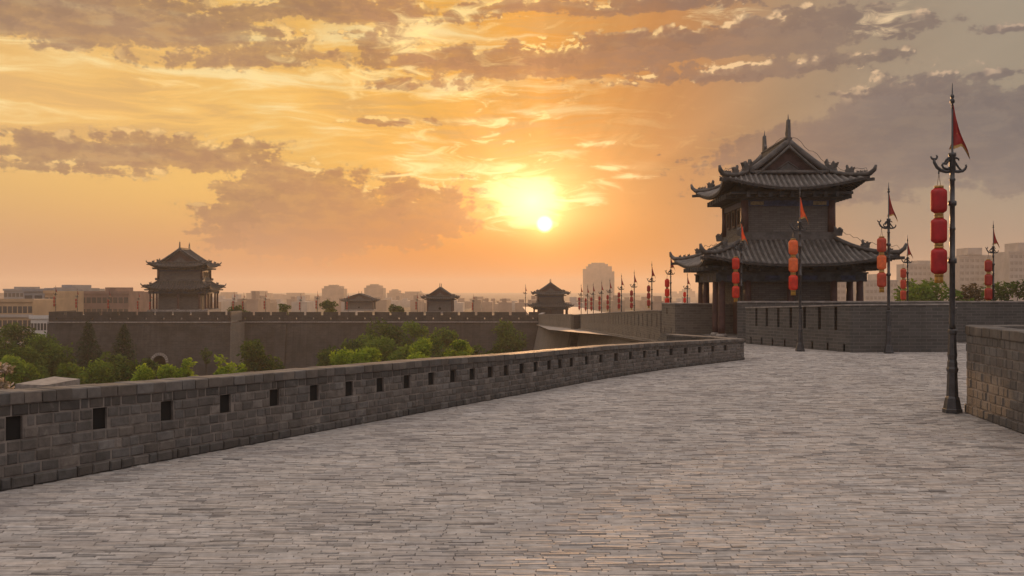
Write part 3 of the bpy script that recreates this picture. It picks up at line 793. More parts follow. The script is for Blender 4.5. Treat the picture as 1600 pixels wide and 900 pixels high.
for i in range(12):
    a0, a1 = PI*i/12+.03, PI*(i+1)/12-.03
    q = []
    for (aa, rr) in ((a0, 1.02), (a1, 1.02), (a1, 1.42), (a0, 1.42)):
        q.append((ax+aw*rr*math.cos(aa), a_spring+(a_top-a_spring)*rr*math.sin(aa)))
    f = [(x, yb(z)-.12, z) for x, z in q]; b = [(x, yb(z)+.1, z) for x, z in q]
    mb.hexa([b[0], b[1], f[1], f[0]], [b[3], b[2], f[2], f[3]])
mb.build('arch_surround', M['stone'], bs)
mb = MB(); mb.box(bx0-.15, bx1+.15, YB-.16, YB+.5, ZSb+.002, ZSb+.2); mb.build('string_course', M['stone'], bs)
mb = MB(); merlon_run(mb, bx0, bx1-.002, YB, ZTb, ZSb+.203, .5); mb.box(bx0, bx0+.5, YB+.503, YW+2, ZSb+.2, ZTb); mb.build('battlement', M['brick_far'], bs)
mb = MB(); mb.box(bx0+.51, bx1-.51, YB+.51, YW+16, ZSb-.3, ZSb+.06); mb.build('top_paving', M['stone'], bs)

# ================================================================== PAVILIONS
def pavilion(label, cx, cy, z0, hw, hd, two=True, cw=None, cd=None, e1=(4.7, 4.8), e2=(3.65, 3.9), sc=1., rz=0., pitch=.25, near=True, zs=None, win=3, group=None, h2=None):
    root = empty('pavilion', (cx, cy, z0), label, 'pavilion', group, rz, sc)
    Z = dict(ct=2.72, bt=3.10, le=3.50, lt=4.78, bt2=6.34, ue=7.14, fr=6.62)
    if not two: Z = dict(bt2=2.9, fr=3.2, ue=3.65)
    tile = MB(); rib_ = MB(); und = MB(); rid = MB(); raf = MB()
    def panel(side, Wd, Dp, ew, ed, zfun, hwf, nrm, up, dmax, zoff, ribs=True):
        """eave half-length Wd, plan depth dmax; zfun(d) rise at depth d; hwf(d) half-width at depth d; nrm = plan length of the corner zone"""
        kk = 1.7
        def surf(x, d, dz=0.):
            t = min(1, d/nrm[1]); cn = max(0, (Wd-abs(x))/nrm[0])
            cu = max(0, 1-cn/kk)**2*(1-t)**1.5
            sx = 1 if x > 0 else -1
            ee = .28*cu
            x2, d2 = x+sx*ee, d-ee; z = zoff+zfun(d)+up*cu+dz
            if side == 0: return Vector((x2, -ed+d2, z))
            if side == 1: return Vector((-x2, ed-d2, z))
            if side == 2: return Vector((-ew+d2, -x2, z))
            return Vector((ew-d2, x2, z))
        nd, nx = 10, 24
        for mbx, dz, flip in ((tile, 0., False), (und, -.13, True)):
            g_ = [[surf(hwf(dmax*i/nd)*(2*j/nx-1), dmax*i/nd, dz) for j in range(nx+1)] for i in range(nd+1)]
            n = len(mbx.v)
            for row in g_: mbx.v += [tuple(p) for p in row]
            for i in range(nd):
                for j in range(nx):
                    f = (n+i*(nx+1)+j, n+i*(nx+1)+j+1, n+(i+1)*(nx+1)+j+1, n+(i+1)*(nx+1)+j)
                    k = len(mbx.f); mbx.f.append(f[::-1] if flip else f); mbx.sm.add(k)
        for j in range(nx):      # fascia along the eave
            xa, xb_ = Wd*(2*j/nx-1), Wd*(2*(j+1)/nx-1)
            und.quad([surf(xa, 0, -.13), surf(xb_, 0, -.13), surf(xb_, 0, .0), surf(xa, 0, .0)])
        if ribs:
            nr = int(2*Wd/pitch)
            for r_ in range(nr+1):
                x = -Wd+.06+(2*Wd-.12)*r_/nr
                dm = 0
                for i in range(41):
                    if hwf(dmax*i/40) >= abs(x)-1e-6: dm = dmax*i/40
                    else: break
                if dm < .15: continue
                ns = 7; pts = [surf(x, -.03+(dm+.03)*i/ns, 0.) for i in range(ns+1)]
                wv = (surf(x+.01, .1)-surf(x-.01, .1)); wv.z = 0; wv.normalize()
                n = len(rib_.v); ra = pitch*.25
                for p in pts:
                    for a_ in (PI, .75*PI, .5*PI, .25*PI, 0):
                        rib_.v.append(tuple(p+wv*math.cos(a_)*ra+Vector((0, 0, math.sin(a_)*ra*1.15-.01))))
                for i in range(ns):
                    for j in range(4):
                        k = len(rib_.f); rib_.f.append((n+i*5+j, n+i*5+j+1, n+(i+1)*5+j+1, n+(i+1)*5+j)); rib_.sm.add(k)
                rib_.f.append((n, n+4, n+3, n+2, n+1))
                # rafter end below
                p0, p1 = surf(x, .06, -.19), surf(x, min(dm, 1.25), -.19)
                if near: raf.tube([p0, p1], .045, 4, smooth=False)
        return surf
    def hip(sf, Wd, hwf, dmax, sgn, beast=True):
        pts = [sf(sgn*hwf(dmax*i/10), dmax*i/10, .10) for i in range(11)]
        d = (pts[0]-pts[2]).normalized(); d.z = 0
        tip = [pts[0]+d*.22+Vector((0, 0, .16)), pts[0]+d*.30+Vector((0, 0, .38))]
        full = tip[::-1]+pts
        rid.tube(full, [.04, .08]+[.10]*len(pts), 6, sq=1.35)
        lowp = [p-Vector((0, 0, .28)) for p in pts[:6]]        # corner beam under the hip
        cb = MB(); cb.tube([lowp[0]+d*.2]+lowp, .10, 4, smooth=False); cb.build('corner_beam', M['soffit'], root)
        if beast:
            for f, big in ((.45, .72), (.26, .25), (.18, .25), (.1, .25)):
                p = pts[0].lerp(pts[-1], f)
                i = f*10; p = pts[int(i)].lerp(pts[min(10, int(i)+1)], i-int(i))
                a = -d
                ol = [(-.26, 0), (.26, 0), (.24, .16), (.34, .36), (.2, .3), (.14, .42), (.02, .3), (-.1, .34), (-.2, .56), (-.28, .44), (-.24, .28), (-.34, .2)]
                rid.plate([(x*big, y*big) for x, y in ol], p+Vector((0, 0, .08)), -a, (0, 0, 1), .16*big)
    wires = []
    if two:
        # colonnade
        cols = []
        xs = (-cw, -hw*.98, 0, hw*.98, cw) ; ys = (-cd, -cd+1.55, cd-1.55, cd)
        for x in xs:
            for y_ in (-cd, cd): cols.append((x, y_))
        for y_ in ys[1:3]:
            for x in (-cw, cw): cols.append((x, y_))
        for (x, y_) in cols:
            mb = MB(); mb.lathe([(.16, .175), (.5, .18), (2.0, .17), (Z['ct'], .16)], 14, (x, y_, 0)); co = mb.build('column', M['redwood'], root)
            mb = MB(); mb.lathe([(0, .27), (.08, .27), (.13, .24), (.163, .2)], 14, (x, y_, 0)); mb.build('column_base', M['stone'], co)
        mb = MB()
        mb.box(-cw-.45, cw+.45, -cd-.45, cd+.45, -.6, .0); mb.build('plinth', M['stone'], root)
        for (a, b, c_, d_) in ((-cw-.3, cw+.3, -cd-.14, -cd+.14), (-cw-.3, cw+.3, cd-.14, cd+.14), (-cw-.14, -cw+.14, -cd+.141, cd-.141), (cw-.14, cw+.14, -cd+.141, cd-.141)):
            mb = MB(); mb.box(a, b, c_, d_, Z['ct']-.05, Z['ct']+.32)
            mb.box(a-.05, b+.05, c_-.06, d_+.06, Z['ct']+.323, Z['bt']+.02); bm = mb.build('beam', M['beam'], root)
            lx, ly = (b-a), (d_-c_)
            if lx > ly:
                for i in range(4):
                    x = a+lx*(i+.5)/4; yo = c_-.004 if c_ < 0 else d_+.004
                    mb = MB(); mb.box(x-.35, x+.35, min(yo, yo), yo+.003, Z['ct']+.03, Z['ct']+.24); mb.build('beam_painting', M['beamblue'], bm)
            else:
                for i in range(3):
                    y_ = c_+ly*(i+.5)/3; xo = a-.004 if a < 0 else b+.004
                    mb = MB(); mb.box(xo, xo+.003, y_-.35, y_+.35, Z['ct']+.03, Z['ct']+.24); mb.build('beam_painting', M['beamblue'], bm)
        # lower bracket course under the eave
        mb = MB()
        for lev, (out, za, zb_) in enumerate(((.22, 3.13, 3.22), (.48, 3.223, 3.32), (.8, 3.323, 3.42))):
            mb.box(-cw-out, cw+out, -cd-out, cd+out, za, zb_)
        nb_ = int(2*cw/.55)
        for i in range(nb_+1):
            x = -cw+2*cw*i/nb_
            for s_ in (-1, 1):
                ya, yb_ = sorted((s_*(cd+.2), s_*(cd+.95)))
                mb.box(x-.09, x+.09, ya, yb_, 3.20, 3.40)
        nb_ = int(2*cd/.55)
        for i in range(nb_+1):
            y_ = -cd+2*cd*i/nb_
            for s_ in (-1, 1):
                xa, xb_ = sorted((s_*(cw+.2), s_*(cw+.95)))
                mb.box(xa, xb_, y_-.09, y_+.09, 3.20, 3.40)
        mb.box(-cw, cw, -cd, cd, 3.423, 3.85)
        mb.build('bracket_course', M['bracket'], root)
        # lower storey wall
        mb = MB(); mb.box(-hw, hw, -hd, hd, 0.002, Z['lt']+.1); mb.build('ground_storey_wall', M['brick_house'], root)
        for s_ in (-1, 1):
            mb = MB(); xo = s_*(hw+.03); mb.box(min(xo, s_*hw), max(xo, s_*hw), -.7, .7, .05, 2.3); mb.build('door', M['redwood'], root)
        # lower roof
        W1, D1 = e1
        rise = Z['lt']-Z['le']
        for sd_, (Wd, Dd, wtop) in enumerate(((W1, D1-hd, hw), (W1, D1-hd, hw), (D1, W1-hw, hd), (D1, W1-hw, hd))):
            hwf = (lambda d, Wd=Wd, Dd=Dd, wtop=wtop: Wd-(Wd-wtop)*d/Dd)
            zf = (lambda d, Dd=Dd: rise*(.72*d/Dd+.28*(d/Dd)**2))
            sf = panel(sd_, Wd, Dd, W1, D1, zf, hwf, (Wd-wtop, Dd), .42, Dd, Z['le'])
            if sd_ < 2:
                hip(sf, Wd, hwf, Dd, 1); hip(sf, Wd, hwf, Dd, -1)
        rid.box(-hw-.16, hw+.16, -hd-.16, hd+.16, Z['lt']-.08, Z['lt']+.16)
        rid.box(-hw-.10, hw+.10, -hd-.10, hd+.10, Z['lt']+.163, Z['lt']+.3)
        for sx in (-1, 1):
            for sy in (-1, 1):
                rid.plate([(-.2, 0), (.3, 0), (.36, .3), (.22, .42), (.1, .3), (-.1, .55), (-.24, .4)], (sx*(hw+.15), sy*(hd+.15), Z['lt']+.1), (sx*.7, sy*.7, 0), (0, 0, 1), .16)
        zb0 = Z['lt']+.31
    else:
        zb0 = 0
        mb = MB(); mb.box(-hw-.5, hw+.5, -hd-.5, hd+.5, -.6, 0); mb.build('plinth', M['stone'], root)
    # upper storey
    mb = MB(); mb.box(-hw+.02, hw-.02, -hd+.02, hd-.02, zb0-.01, Z['bt2']); mb.build('upper_storey_wall' if two else 'wall', M['brick_house'], root)
    for sx in (-1, 1):
        for sy in (-1, 1):
            mb = MB(); mb.lathe([(zb0, .19), (Z['fr'], .18)], 12, (sx*hw, sy*hd, 0)); mb.build('column', M['redwood'], root)
    if two:
        for s_ in (-1, 1):
            for i in range(win):
                y_ = (i-(win-1)/2)*1.35*hd/2.5; xo = s_*hw
                xa, xb_ = sorted((xo-.0, xo+s_*.07)); zc0, zc1 = zb0+.35, zb0+1.22
                mb = MB(); mb.box(xa, xb_, y_-.34, y_-.26, zc0, zc1); mb.box(xa, xb_, y_+.26, y_+.34, zc0, zc1)
                mb.box(xa, xb_, y_-.259, y_+.259, zc1-.08, zc1); mb.box(xa, xb_, y_-.259, y_+.259, zc0, zc0+.08)
                wf = mb.build('window', M['redwood'], root)
                mb = MB(); xa, xb_ = sorted((xo-s_*.015, xo+s_*.02)); mb.box(xa, xb_, y_-.258, y_+.258, zc0+.081, zc1-.081); mb.build('shutter', M['dark'], wf)
    else:
        mb = MB(); mb.lathe([(0, .38), (.06, .38)], 16); o_ = mb.build('round_window', M['dark'], root)
        o_.rotation_euler = (R(90), 0, 0); o_.location = (0, -hd+.03, .85)
    # frieze
    mb = MB(); mb.box(-hw-.08, hw+.08, -hd-.08, hd+.08, Z['bt2']+.002, Z['fr']); fz = mb.build('frieze', M['beamblue'], root)
    if near:
        for x in (-hw*.72, hw*.72):
            mb = MB(); mb.box(x-.32, x+.32, -hd-.09, -hd-.082, Z['bt2']+.05, Z['fr']-.05)
            mb.build('gold_panel', M['goldpaint'], fz)
    mb = MB(); W2, D2 = e2
    for (out, za, zb_) in ((.16, .003, .12), (.45, .123, .24), (.8, .243, .36)):
        mb.box(-hw-out, hw+out, -hd-out, hd+out, Z['fr']+za, Z['fr']+zb_)
    nb_ = int(2*hw/.5)
    for i in range(nb_+1):
        x = -hw+2*hw*i/nb_
        for s_ in (-1, 1):
            ya, yb_ = sorted((s_*(hd+.1), s_*(hd+.95))); mb.box(x-.085, x+.085, ya, yb_, Z['fr']+.09, Z['fr']+.33)
    nb_ = int(2*hd/.5)
    for i in range(nb_+1):
        y_ = -hd+2*hd*i/nb_
        for s_ in (-1, 1):
            xa, xb_ = sorted((s_*(hw+.1), s_*(hw+.95))); mb.box(xa, xb_, y_-.085, y_+.085, Z['fr']+.09, Z['fr']+.33)
    mb.box(-hw-.3, hw+.3, -hd-.3, hd+.3, Z['fr']+.363, Z['fr']+.85)
    mb.build('bracket_course', M['bracket'], root)
    # hip-and-gable roof, gables front and back
    gd = hd+.08; Dg = D2-gd; gw = W2-Dg
    ze = Z['ue']; H2 = h2 or 2.36*W2/3.65
    A_, B_ = .545, (H2/W2-.545)/W2
    zf = lambda d: A_*d+B_*d*d
    for sd_ in (0, 1):
        hwf = lambda d: W2-d
        sf = panel(sd_, W2, Dg, W2, D2, zf, hwf, (Dg*1.6, Dg*1.6), .50, Dg, ze)
        hip(sf, W2, hwf, Dg, 1); hip(sf, W2, hwf, Dg, -1)
    for sd_ in (2, 3):
        hwf = lambda d: (D2-d) if d <= Dg else gd+.02
        panel(sd_, D2, W2, W2, D2, zf, hwf, (Dg*1.6, Dg*1.6), .50, W2-.02, ze)
    zr = ze+H2
    # verge tiles and gable walls
    for s_ in (-1, 1):
        yv = s_*(gd+.06)
        vp = [(x, yv, ze+zf(W2-abs(x))+.10) for x in [gw*(1-i/8) for i in range(9)]]
        for m_ in (1, -1):
            rid.tube([(m_*p[0], p[1], p[2]) for p in vp], .13, 6, sq=1.2)
            rid.tube([(m_*p[0]*.9, p[1]+s_*.1, p[2]-.26) for p in vp], .07, 5)
            for i in range(14):
                t = (i+.5)/14; x = m_*gw*.92*(1-t); z = ze+zf(W2-abs(x))-.10
                rid.lathe([(0, .075), (.02, .075)], 8, (x, yv+s_*.1, z-.12))
        gz0 = ze+zf(Dg)+.05
        gt = MB(); ygl = s_*(gd-.16); xb_ = gw*.93
        n_ = 8; apex = [(xb_*(2*i/(2*n_)-1), ze+zf(W2-abs(xb_*(2*i/(2*n_)-1)))-.12) for i in range(2*n_+1)]
        ol = [(-xb_, gz0-.1), (xb_, gz0-.1)]+[(x, z) for x, z in reversed(apex)]
        gt.plate(ol, (0, ygl, 0), (1, 0, 0), (0, 0, 1), .16)
        gb = gt.build('gable', M['gable'], root)
        gt = MB(); k_ = .36*gw
        for m_ in (1, -1): gt.tube([(m_*k_, ygl+s_*.1, gz0+.08), (0, ygl+s_*.1, gz0+.08+k_*.72)], .035, 4)
        gt.plate([(-k_*.9, .03), (k_*.9, .03), (0, k_*.68)], (0, ygl+s_*.09, gz0+.03), (1, 0, 0), (0, 0, 1), .04)
        gt.build('gable_ornament', M['ridge'], gb)
        rid.tube([(-gw*.98, s_*(gd+.12), gz0+.04), (gw*.98, s_*(gd+.12), gz0+.04)], .10, 6)
        # lower ends of the gable ridges: beasts facing the corners
        for m_ in (-1, 1):
            rid.plate([(-.24, 0), (.28, 0), (.24, .18), (.36, .42), (.2, .36), (.12, .5), (0, .3), (-.12, .36), (-.2, .62), (-.32, .46), (-.24, .25)], (m_*(gw+.1), s_*(gd+.1), ze+zf(Dg)+.12), (m_*.8, s_*.6, 0), (0, 0, 1), .18)
    rid.box(-.13, .13, -gd-.1, gd+.1, zr-.15, zr+.2); rid.box(-.17, .17, -gd-.08, gd+.08, zr+.203, zr+.28)
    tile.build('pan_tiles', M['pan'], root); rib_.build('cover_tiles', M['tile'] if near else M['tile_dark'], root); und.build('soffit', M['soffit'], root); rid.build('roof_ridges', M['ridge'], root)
    if raf.v: raf.build('rafters', M['soffit'], root)
    for s_ in (-1, 1):
        mb = MB()
        mb.plate([(-.2, -.3), (.2, -.3), (.24, .2), (.2, .45), (.17, .8), (.12, 1.05), (.02, .98), (-.06, 1.05), (-.13, .8), (-.2, .55), (-.3, .45), (-.2, .2)], (0, s_*(gd-.05), zr+.1), (0, s_, 0), (0, 0, 1), .15)
        mb.tube([(0, s_*(gd-.05), zr+1.0), (0, s_*(gd-.05), zr+1.2), (0, s_*(gd-.05), zr+1.42)], [.07, .03, .010], 6)
        mb.build('ridge_finial', M['ridge'], root)
    if near:       # lightning conductor strung on pins above the ridges
        def strand(pts, r=.012):
            mb = MB(); mb.tube(pts, r, 4); mb.build('lightning_wire', M['wire'], root)
        for m_ in (-1, 1):
            pr = [(m_*W2*t, -gd-.05 if t < gw/W2 else -gd-.05-(t*W2-gw)*1.0, ze+(zf(W2-t*W2) if True else 0)+.45+(.12 if int(t*40) % 2 else 0)+max(0, t-.85)*2.6) for t in [i/16 for i in range(1, 17)]]
            strand(pr)
            x, y_, z = pr[-1]
            strand([pr[-1], (x+m_*.14, y_-.1, z+.05), (x+m_*.24, y_-.12, z-.2), (x+m_*.2, y_-.1, z-.55)])
            pr = []
            for i in range(17):
                t = i/16; d = (1-t)
                pr.append((m_*(hw+(e1[0]-hw)*t), -(hd+(e1[1]-hd)*t), Z['lt']-(Z['lt']-Z['le'])*(t*1.1-.1*t*t) + .5+.55*max(0, t-.6)**1.*1.2+(.08 if i % 2 else 0)) if two else (0, 0, 0))
            if two:
                strand(pr); x, y_, z = pr[-1]
                strand([pr[-1], (x+m_*.2, y_-.1, z+.08), (x+m_*.36, y_-.14, z-.15), (x+m_*.3, y_-.1, z-.6)])
    return root
MAIN = pavilion('large two storey grey pavilion with upturned tiled roofs and red columns at the right', 13.48, 50.9, 0.0, 2.1, 2.5, True, 3.3, 3.0, (4.2, 4.75), (3.15, 3.8), rz=R(-1.5), h2=2.24)
pavilion('two storey gate tower on the left bastion, tiled roofs and open red colonnade', xat(284, 166), 167.5, zat(484, 165), 3.55, 2.7, True, 4.5, 3.7, (5.15, 4.6), (4.5, 3.9), rz=R(2), pitch=.4, near=False, win=4)
pavilion('small square single storey pavilion with round window on the far wall', xat(688.5, 178), 178, zat(487, 175), 3.5, 3.1, False, e2=(4.9, 4.4), pitch=.55, near=False, sc=.62)
pavilion('low wide single storey hall among trees beyond the far wall', xat(563, 240), 240, -2.5, 6., 4., False, e2=(7.6, 5.4), pitch=.7, near=False, sc=.55, h2=3.1)
pavilion('two tier corner tower in orange haze where the far wall meets the long wall', xat(860, 186), 186, -3.1, 3.7, 3.3, True, 4.9, 4.4, (6.3, 5.8), (5.3, 4.8), pitch=.6, near=False, sc=.62)

# ================================================================== LAMP POSTS AND LANTERNS
def arc_pts(c, r, a0, a1, n=8, ry=None):
    return [(c[0]+r*math.cos(R(a0+(a1-a0)*i/n)), 0, c[1]+(ry or r)*math.sin(R(a0+(a1-a0)*i/n))) for i in range(n+1)]
def make_post():
    root = empty('lamp_post', (0, 0, 0), 'x', 'lamp post')
    u = .0119
    mb = MB(); z = lambda y: (645-y)*u
    mb.lathe([(0, .175), (.07, .175), (.085, .16), (z(622), .125), (z(619), .105), (z(582), .088), (z(580), .10), (z(576), .105), (z(573), .09), (z(566), .088), (z(562), .075), (z(554), .088), (z(550), .08), (z(523), .066), (z(521), .085), (z(516), .085), (z(514), .06)], 6, smooth=False)
    mb.build('base', M['iron'], root)
    mb = MB()
    pr = [(z(514), .06), (z(505), .052), (z(412), .050), (z(411), .075), (z(408), .08), (z(404), .075), (z(403), .05), (z(360), .048), (z(359), .056), (z(356), .056), (z(355), .046), (z(322), .046), (z(321), .072), (z(318), .078), (z(314), .072), (z(313), .044), (z(283), .042), (z(282), .055), (z(279), .055), (z(278), .042), (z(268), .042), (z(266), .06), (z(245), .055), (z(243), .07), (z(239), .07), (z(238), .02), (z(170), .016)]
    mb.lathe(pr, 10); mb.build('pole', M['iron'], root)
    mb = MB()
    mb.lathe([(z(170), .016), (z(162), .018), (z(160), .042), (z(157), .045), (z(154), .02), (z(152), .035), (z(149), .035), (z(147), .015), (z(130), .006)], 8); mb.build('finial', M['iron'], root)
    X = lambda px: (px-1488)*u
    def xz(l): return [(X(a), 0, z(b)) for a, b in l]
    mb = MB()
    mb.tube(xz([(1487, 267), (1478, 268), (1470, 266), (1464, 261), (1460, 254), (1459.5, 249)]), [.036, .034, .034, .034, .03, .026], 6)
    mb.tube(xz([(1459.5, 249), (1456, 247.5), (1454, 244)]), [.026, .022, .014], 6)
    mb.tube(xz([(1459.5, 249), (1463, 248), (1464.5, 244.5), (1463, 242)]), [.026, .022, .02, .012], 6)
    mb.tube(xz([(1485, 262), (1480, 264), (1474, 262), (1472, 258), (1474, 255), (1478, 256), (1481, 252), (1484, 248)]), [.03, .024, .022, .022, .024, .024, .024, .03], 6)
    mb.tube(xz([(1486, 247), (1481, 247), (1478, 250), (1476, 254)]), [.03, .022, .018, .012], 6)
    mb.tube(xz([(1467, 266), (1467, 272)]), .014, 5)
    mb.build('scroll_arm', M['iron'], root)
    mb = MB()
    mb.tube(xz([(1489, 267), (1497, 268), (1504, 267), (1508, 264), (1510, 260), (1509, 257)]), [.034, .03, .028, .026, .02, .018], 6)
    mb.tube(xz([(1490, 250), (1494, 256), (1498, 262), (1502, 266)]), [.026, .022, .02, .02], 6)
    mb.tube(xz([(1489, 248), (1494, 246.5), (1498, 248.5), (1498, 251)]), [.03, .022, .018, .012], 6)
    mb.build('scroll_arm', M['iron'], root)
    # limp triangular pennant, folded cloth with real thickness
    mb = MB(); zt, zb_ = z(164), z(233)
    n, m_ = 14, 6
    def fp(i, j, side):
        t = i/n; s_ = j/m_
        wd = .012+.25*t**1.1
        x = .012-.055*max(0, t-.8)*5*(1-s_)**3+wd*s_*(1-.18*math.sin(t*5))
        droop = .05*t*math.sin(s_*PI*2.)+.20*s_**1.6-.12*math.sin(s_*PI)
        yv = .045*math.sin(s_*8+t*2.)*t+.015*math.sin(i*.9)*t
        return (x, yv+side*.004, zt+(zb_-zt)*t-droop*t**3)
    for sd_ in (1, -1):
        b = len(mb.v)
        for i in range(n+1):
            for j in range(m_+1): mb.v.append(fp(i, j, sd_))
        for i in range(n):
            for j in range(m_):
                f = (b+i*(m_+1)+j, b+i*(m_+1)+j+1, b+(i+1)*(m_+1)+j+1, b+(i+1)*(m_+1)+j)
                k = len(mb.f); mb.f.append(f if sd_ < 0 else f[::-1]); mb.sm.add(k)
                if i == n-1: mb.mi[k] = 1
    N1 = (n+1)*(m_+1)
    for i in range(n):
        for j in (0, m_):
            a, b = i*(m_+1)+j, (i+1)*(m_+1)+j; mb.f.append((a, b, N1+b, N1+a))
    for j in range(m_):
        a = n*(m_+1)+j; mb.f.append((a, a+1, N1+a+1, N1+a))
    fl = mb.build('flag', [M['flag'], M['gold']], root)
    fl.material_slots[0].link = 'OBJECT'; fl.material_slots[0].material = M['flag']
    return root
def make_lanterns():
    root = empty('lantern_string', (0, 0, 0), 'x', 'lanterns')
    u = .0119; z = lambda y: (272-y)*u
    mb = MB(); mb.tube([(0, 0, 0), (-.035, 0, z(291))], .005, 4); mb.tube([(0, 0, 0), (.035, 0, z(291))], .005, 4); mb.build('hanger', M['wire'], root)
    for k, (a, b) in enumerate(((294, 333), (341, 380), (388, 428))):
        mb = MB(); Ra = .143
        prf = []
        for i in range(13):
            t = i/12; 
            e_ = min(1, min(t, 1-t)/.14); r = .078+(Ra-.078)*math.sin(e_*PI/2)**.8
            prf.append((z(b)+(z(a)-z(b))*t, r))
        mb.lathe(prf, 28, rib=.035); la = mb.build('lantern', M['lan_red'], root)
        la.material_slots[0].link = 'OBJECT'; la.material_slots[0].material = M['lan_red']
        mb = MB(); mb.lathe([(z(a)+.0, .083), (z(a)+.045, .083)], 20); mb.build('collar', M['gold'], la)
        mb = MB(); mb.lathe([(z(b)-.045, .080), (z(b)+.002, .080)], 20); mb.build('collar', M['gold'], la)
    mb = MB()
    for i in range(16):
        a = 2*PI*i/16; r = .062
        mb.tube([(r*math.cos(a), r*math.sin(a), z(431)), (r*1.08*math.cos(a), r*1.08*math.sin(a), z(442))], .011, 4)
    mb.build('tassel', M['tassel'], root)
    return root
PROTO_P = make_post(); PROTO_L = make_lanterns()
used = [0, 0]
def post(x, y, zb, T, label, group, rz=0, flag=None, plabel_extra=None):
    if used[0] == 0: o = PROTO_P; used[0] = 1
    else: o = copy_tree(PROTO_P)
    s_ = T/6.13; o.location = (x, y, zb); o.scale = (s_, s_, s_); o.rotation_euler = (0, 0, rz)
    o['label'] = label; o['category'] = 'lamp post'; o['group'] = group
    if flag:
        for c in o.children:
            if c.name.startswith('flag'): c.material_slots[0].material = M[flag]
    return o
def lanterns(x, y, ztop, s_, label, group, cols=None):
    if used[1] == 0: o = PROTO_L; used[1] = 1
    else: o = copy_tree(PROTO_L)
    o.location = (x, y, ztop); o.scale = (s_, s_, s_); o['label'] = label; o['category'] = 'lanterns'; o['group'] = group
    if cols:
        ls = sorted([c for c in o.children if c.name.startswith('lantern')], key=lambda c: c.name)
        for c, m_ in zip(ls, cols): c.material_slots[0].material = M[m_]
    return o
GP, GL = 'flag lamp posts on the wall', 'red lantern strings on the lamp posts'
def pair(px, Y, zb, ytop, lab_p, lab_l, ltop=None, lbot=None, lpx=None, cols=None, flag=None, rz=0):
    x = xat(px, Y); zt = zat(ytop, Y); T = zt-zb
    post(x, Y, zb, T, lab_p, GP, rz, flag)
    s_ = T/6.13
    if lpx is None:
        lx, lz, ls = x-.25*s_, zb+(645-272)*.0119*s_, s_
    else:
        ls = (lbot-ltop)*Y/F/(149*.0119); lx = x-.25*s_; lz = zb+(645-272)*.0119*s_
    if lab_l: lanterns(lx, Y-.0, lz, ls, lab_l, GL, cols)
pair(1488, 18.54, 0, 130, 'large near lamp post of dark iron with hexagonal base beside the brick parapet', 'largest string of three deep red lanterns, on the near lamp post', cols=['lan_red']*3)
pair(1250, 36.9, 0, 291, 'dark lamp post standing in front of the pavilion middle and the slit wall', 'string of two orange lanterns with painted sun glow over a red one, before the pavilion', 372, 459, 1238, ['lan_orange', 'lan_orange', 'lan_bright'], 'flag_sunlit')
pair(1388.5, 35.7, 0, 285, 'dark lamp post before the plain grey wall at the right roof corner', 'string of orange and red lanterns by the right roof corner', 364, 450, 1372, ['lan_pale', 'lan_orange', 'lan_pale'])
pair(1158, 44.0, -.2, 336, 'lamp post in front of the left roof corner, behind the parapet corner', 'string of three bright red lanterns against the left of the pavilion', 395, 465, 1145, ['lan_bright']*3, 'flag_sunlit')
pair(1418, 58., -.6, 367, 'thin lamp post just right of the lower roof tip, beside green trees', 'small string of dull red lanterns just right of the lower roof tip', 418, 472, 1408, ['lan_pale']*3)
pair(1552, 45, 0, 345, 'lamp post rising behind the near brick parapet at the far right', 'string of dull red lanterns in front of pale apartment blocks at far right', 403, 472, 1542, ['lan_dull']*3)
pair(1048, 57.6, -.55, 392, 'lamp post standing behind the square wall corner under the left roof tip', 'string of red lanterns hanging below the left tip of the lower roof', 432, 478, 1041, ['lan_bright']*3)
pair(1074, 75, -1.3, 424, 'small lamp post seen between wall corner and red columns', 'tiny red lantern string between wall corner and red columns', 446, 474, 1068, ['lan_bright']*3)
rowp = [(1018.5, 408, 'nearest'), (991, 421, 'second nearest'), (971, 427, 'third nearest'), (953, 434, 'fourth nearest'), (940, 438, 'fifth nearest'), (927, 441, 'sixth nearest'), (918, 444, 'seventh nearest'), (908, 443, 'farthest')]
for px, yt, w_ in rowp:
    Y = 9.0*F/(px-800)
    pair(px, Y, along(Y)-1.72, yt, f'{w_} lamp post of the row receding along the sunlit battlement', f'red lantern string on the {w_} post of the row along the sunlit battlement', cols=['lan_dull']*3)
far = [(87, 445, 'leftmost lamp post on the far bastion, in front of the ochre block', 'long thin red lantern string at the left corner of the far bastion'),
       (121, 450, 'second lamp post from the left on the far bastion', 'red lantern string second from the left on the far bastion'),
       (171, 452, 'lamp post on the far bastion in front of the red brick block', 'red lantern string in front of the red brick block'),
       (217, 455, 'lamp post on the far bastion a little left of the gate tower', 'red lantern string a little left of the gate tower'),
       (236, 457, 'lamp post touching the left eave of the gate tower', 'red lantern string under the left eave of the gate tower'),
       (366, 455, 'lamp post right of the gate tower, left of a close pair', 'red lantern string on the left post of the pair right of the gate tower'),
       (381, 456, 'lamp post right of the gate tower, right of a close pair', 'red lantern string on the right post of the pair right of the gate tower'),
       (415, 455, 'lone lamp post on the far wall left of the grey shrub', 'red lantern string on the lone post left of the grey shrub'),
       (470, 458, 'lamp post on the far wall between two bushes', 'red lantern string between two bushes on the far wall'),
       (496, 454, 'lamp post on the far wall left of the low hall', 'red lantern string left of the low hall'),
       (544, 457, 'lamp post on the far wall in front of the low hall', 'red lantern string in front of the low hall'),
       (652, 457, 'lamp post on the far wall left of the small square pavilion', 'red lantern string left of the small square pavilion'),
       (740, 459, 'lamp post on the far wall right of the small square pavilion', 'red lantern string right of the small square pavilion'),
       (821, 443, 'tall lamp post on the far wall left of the corner tower', None)]
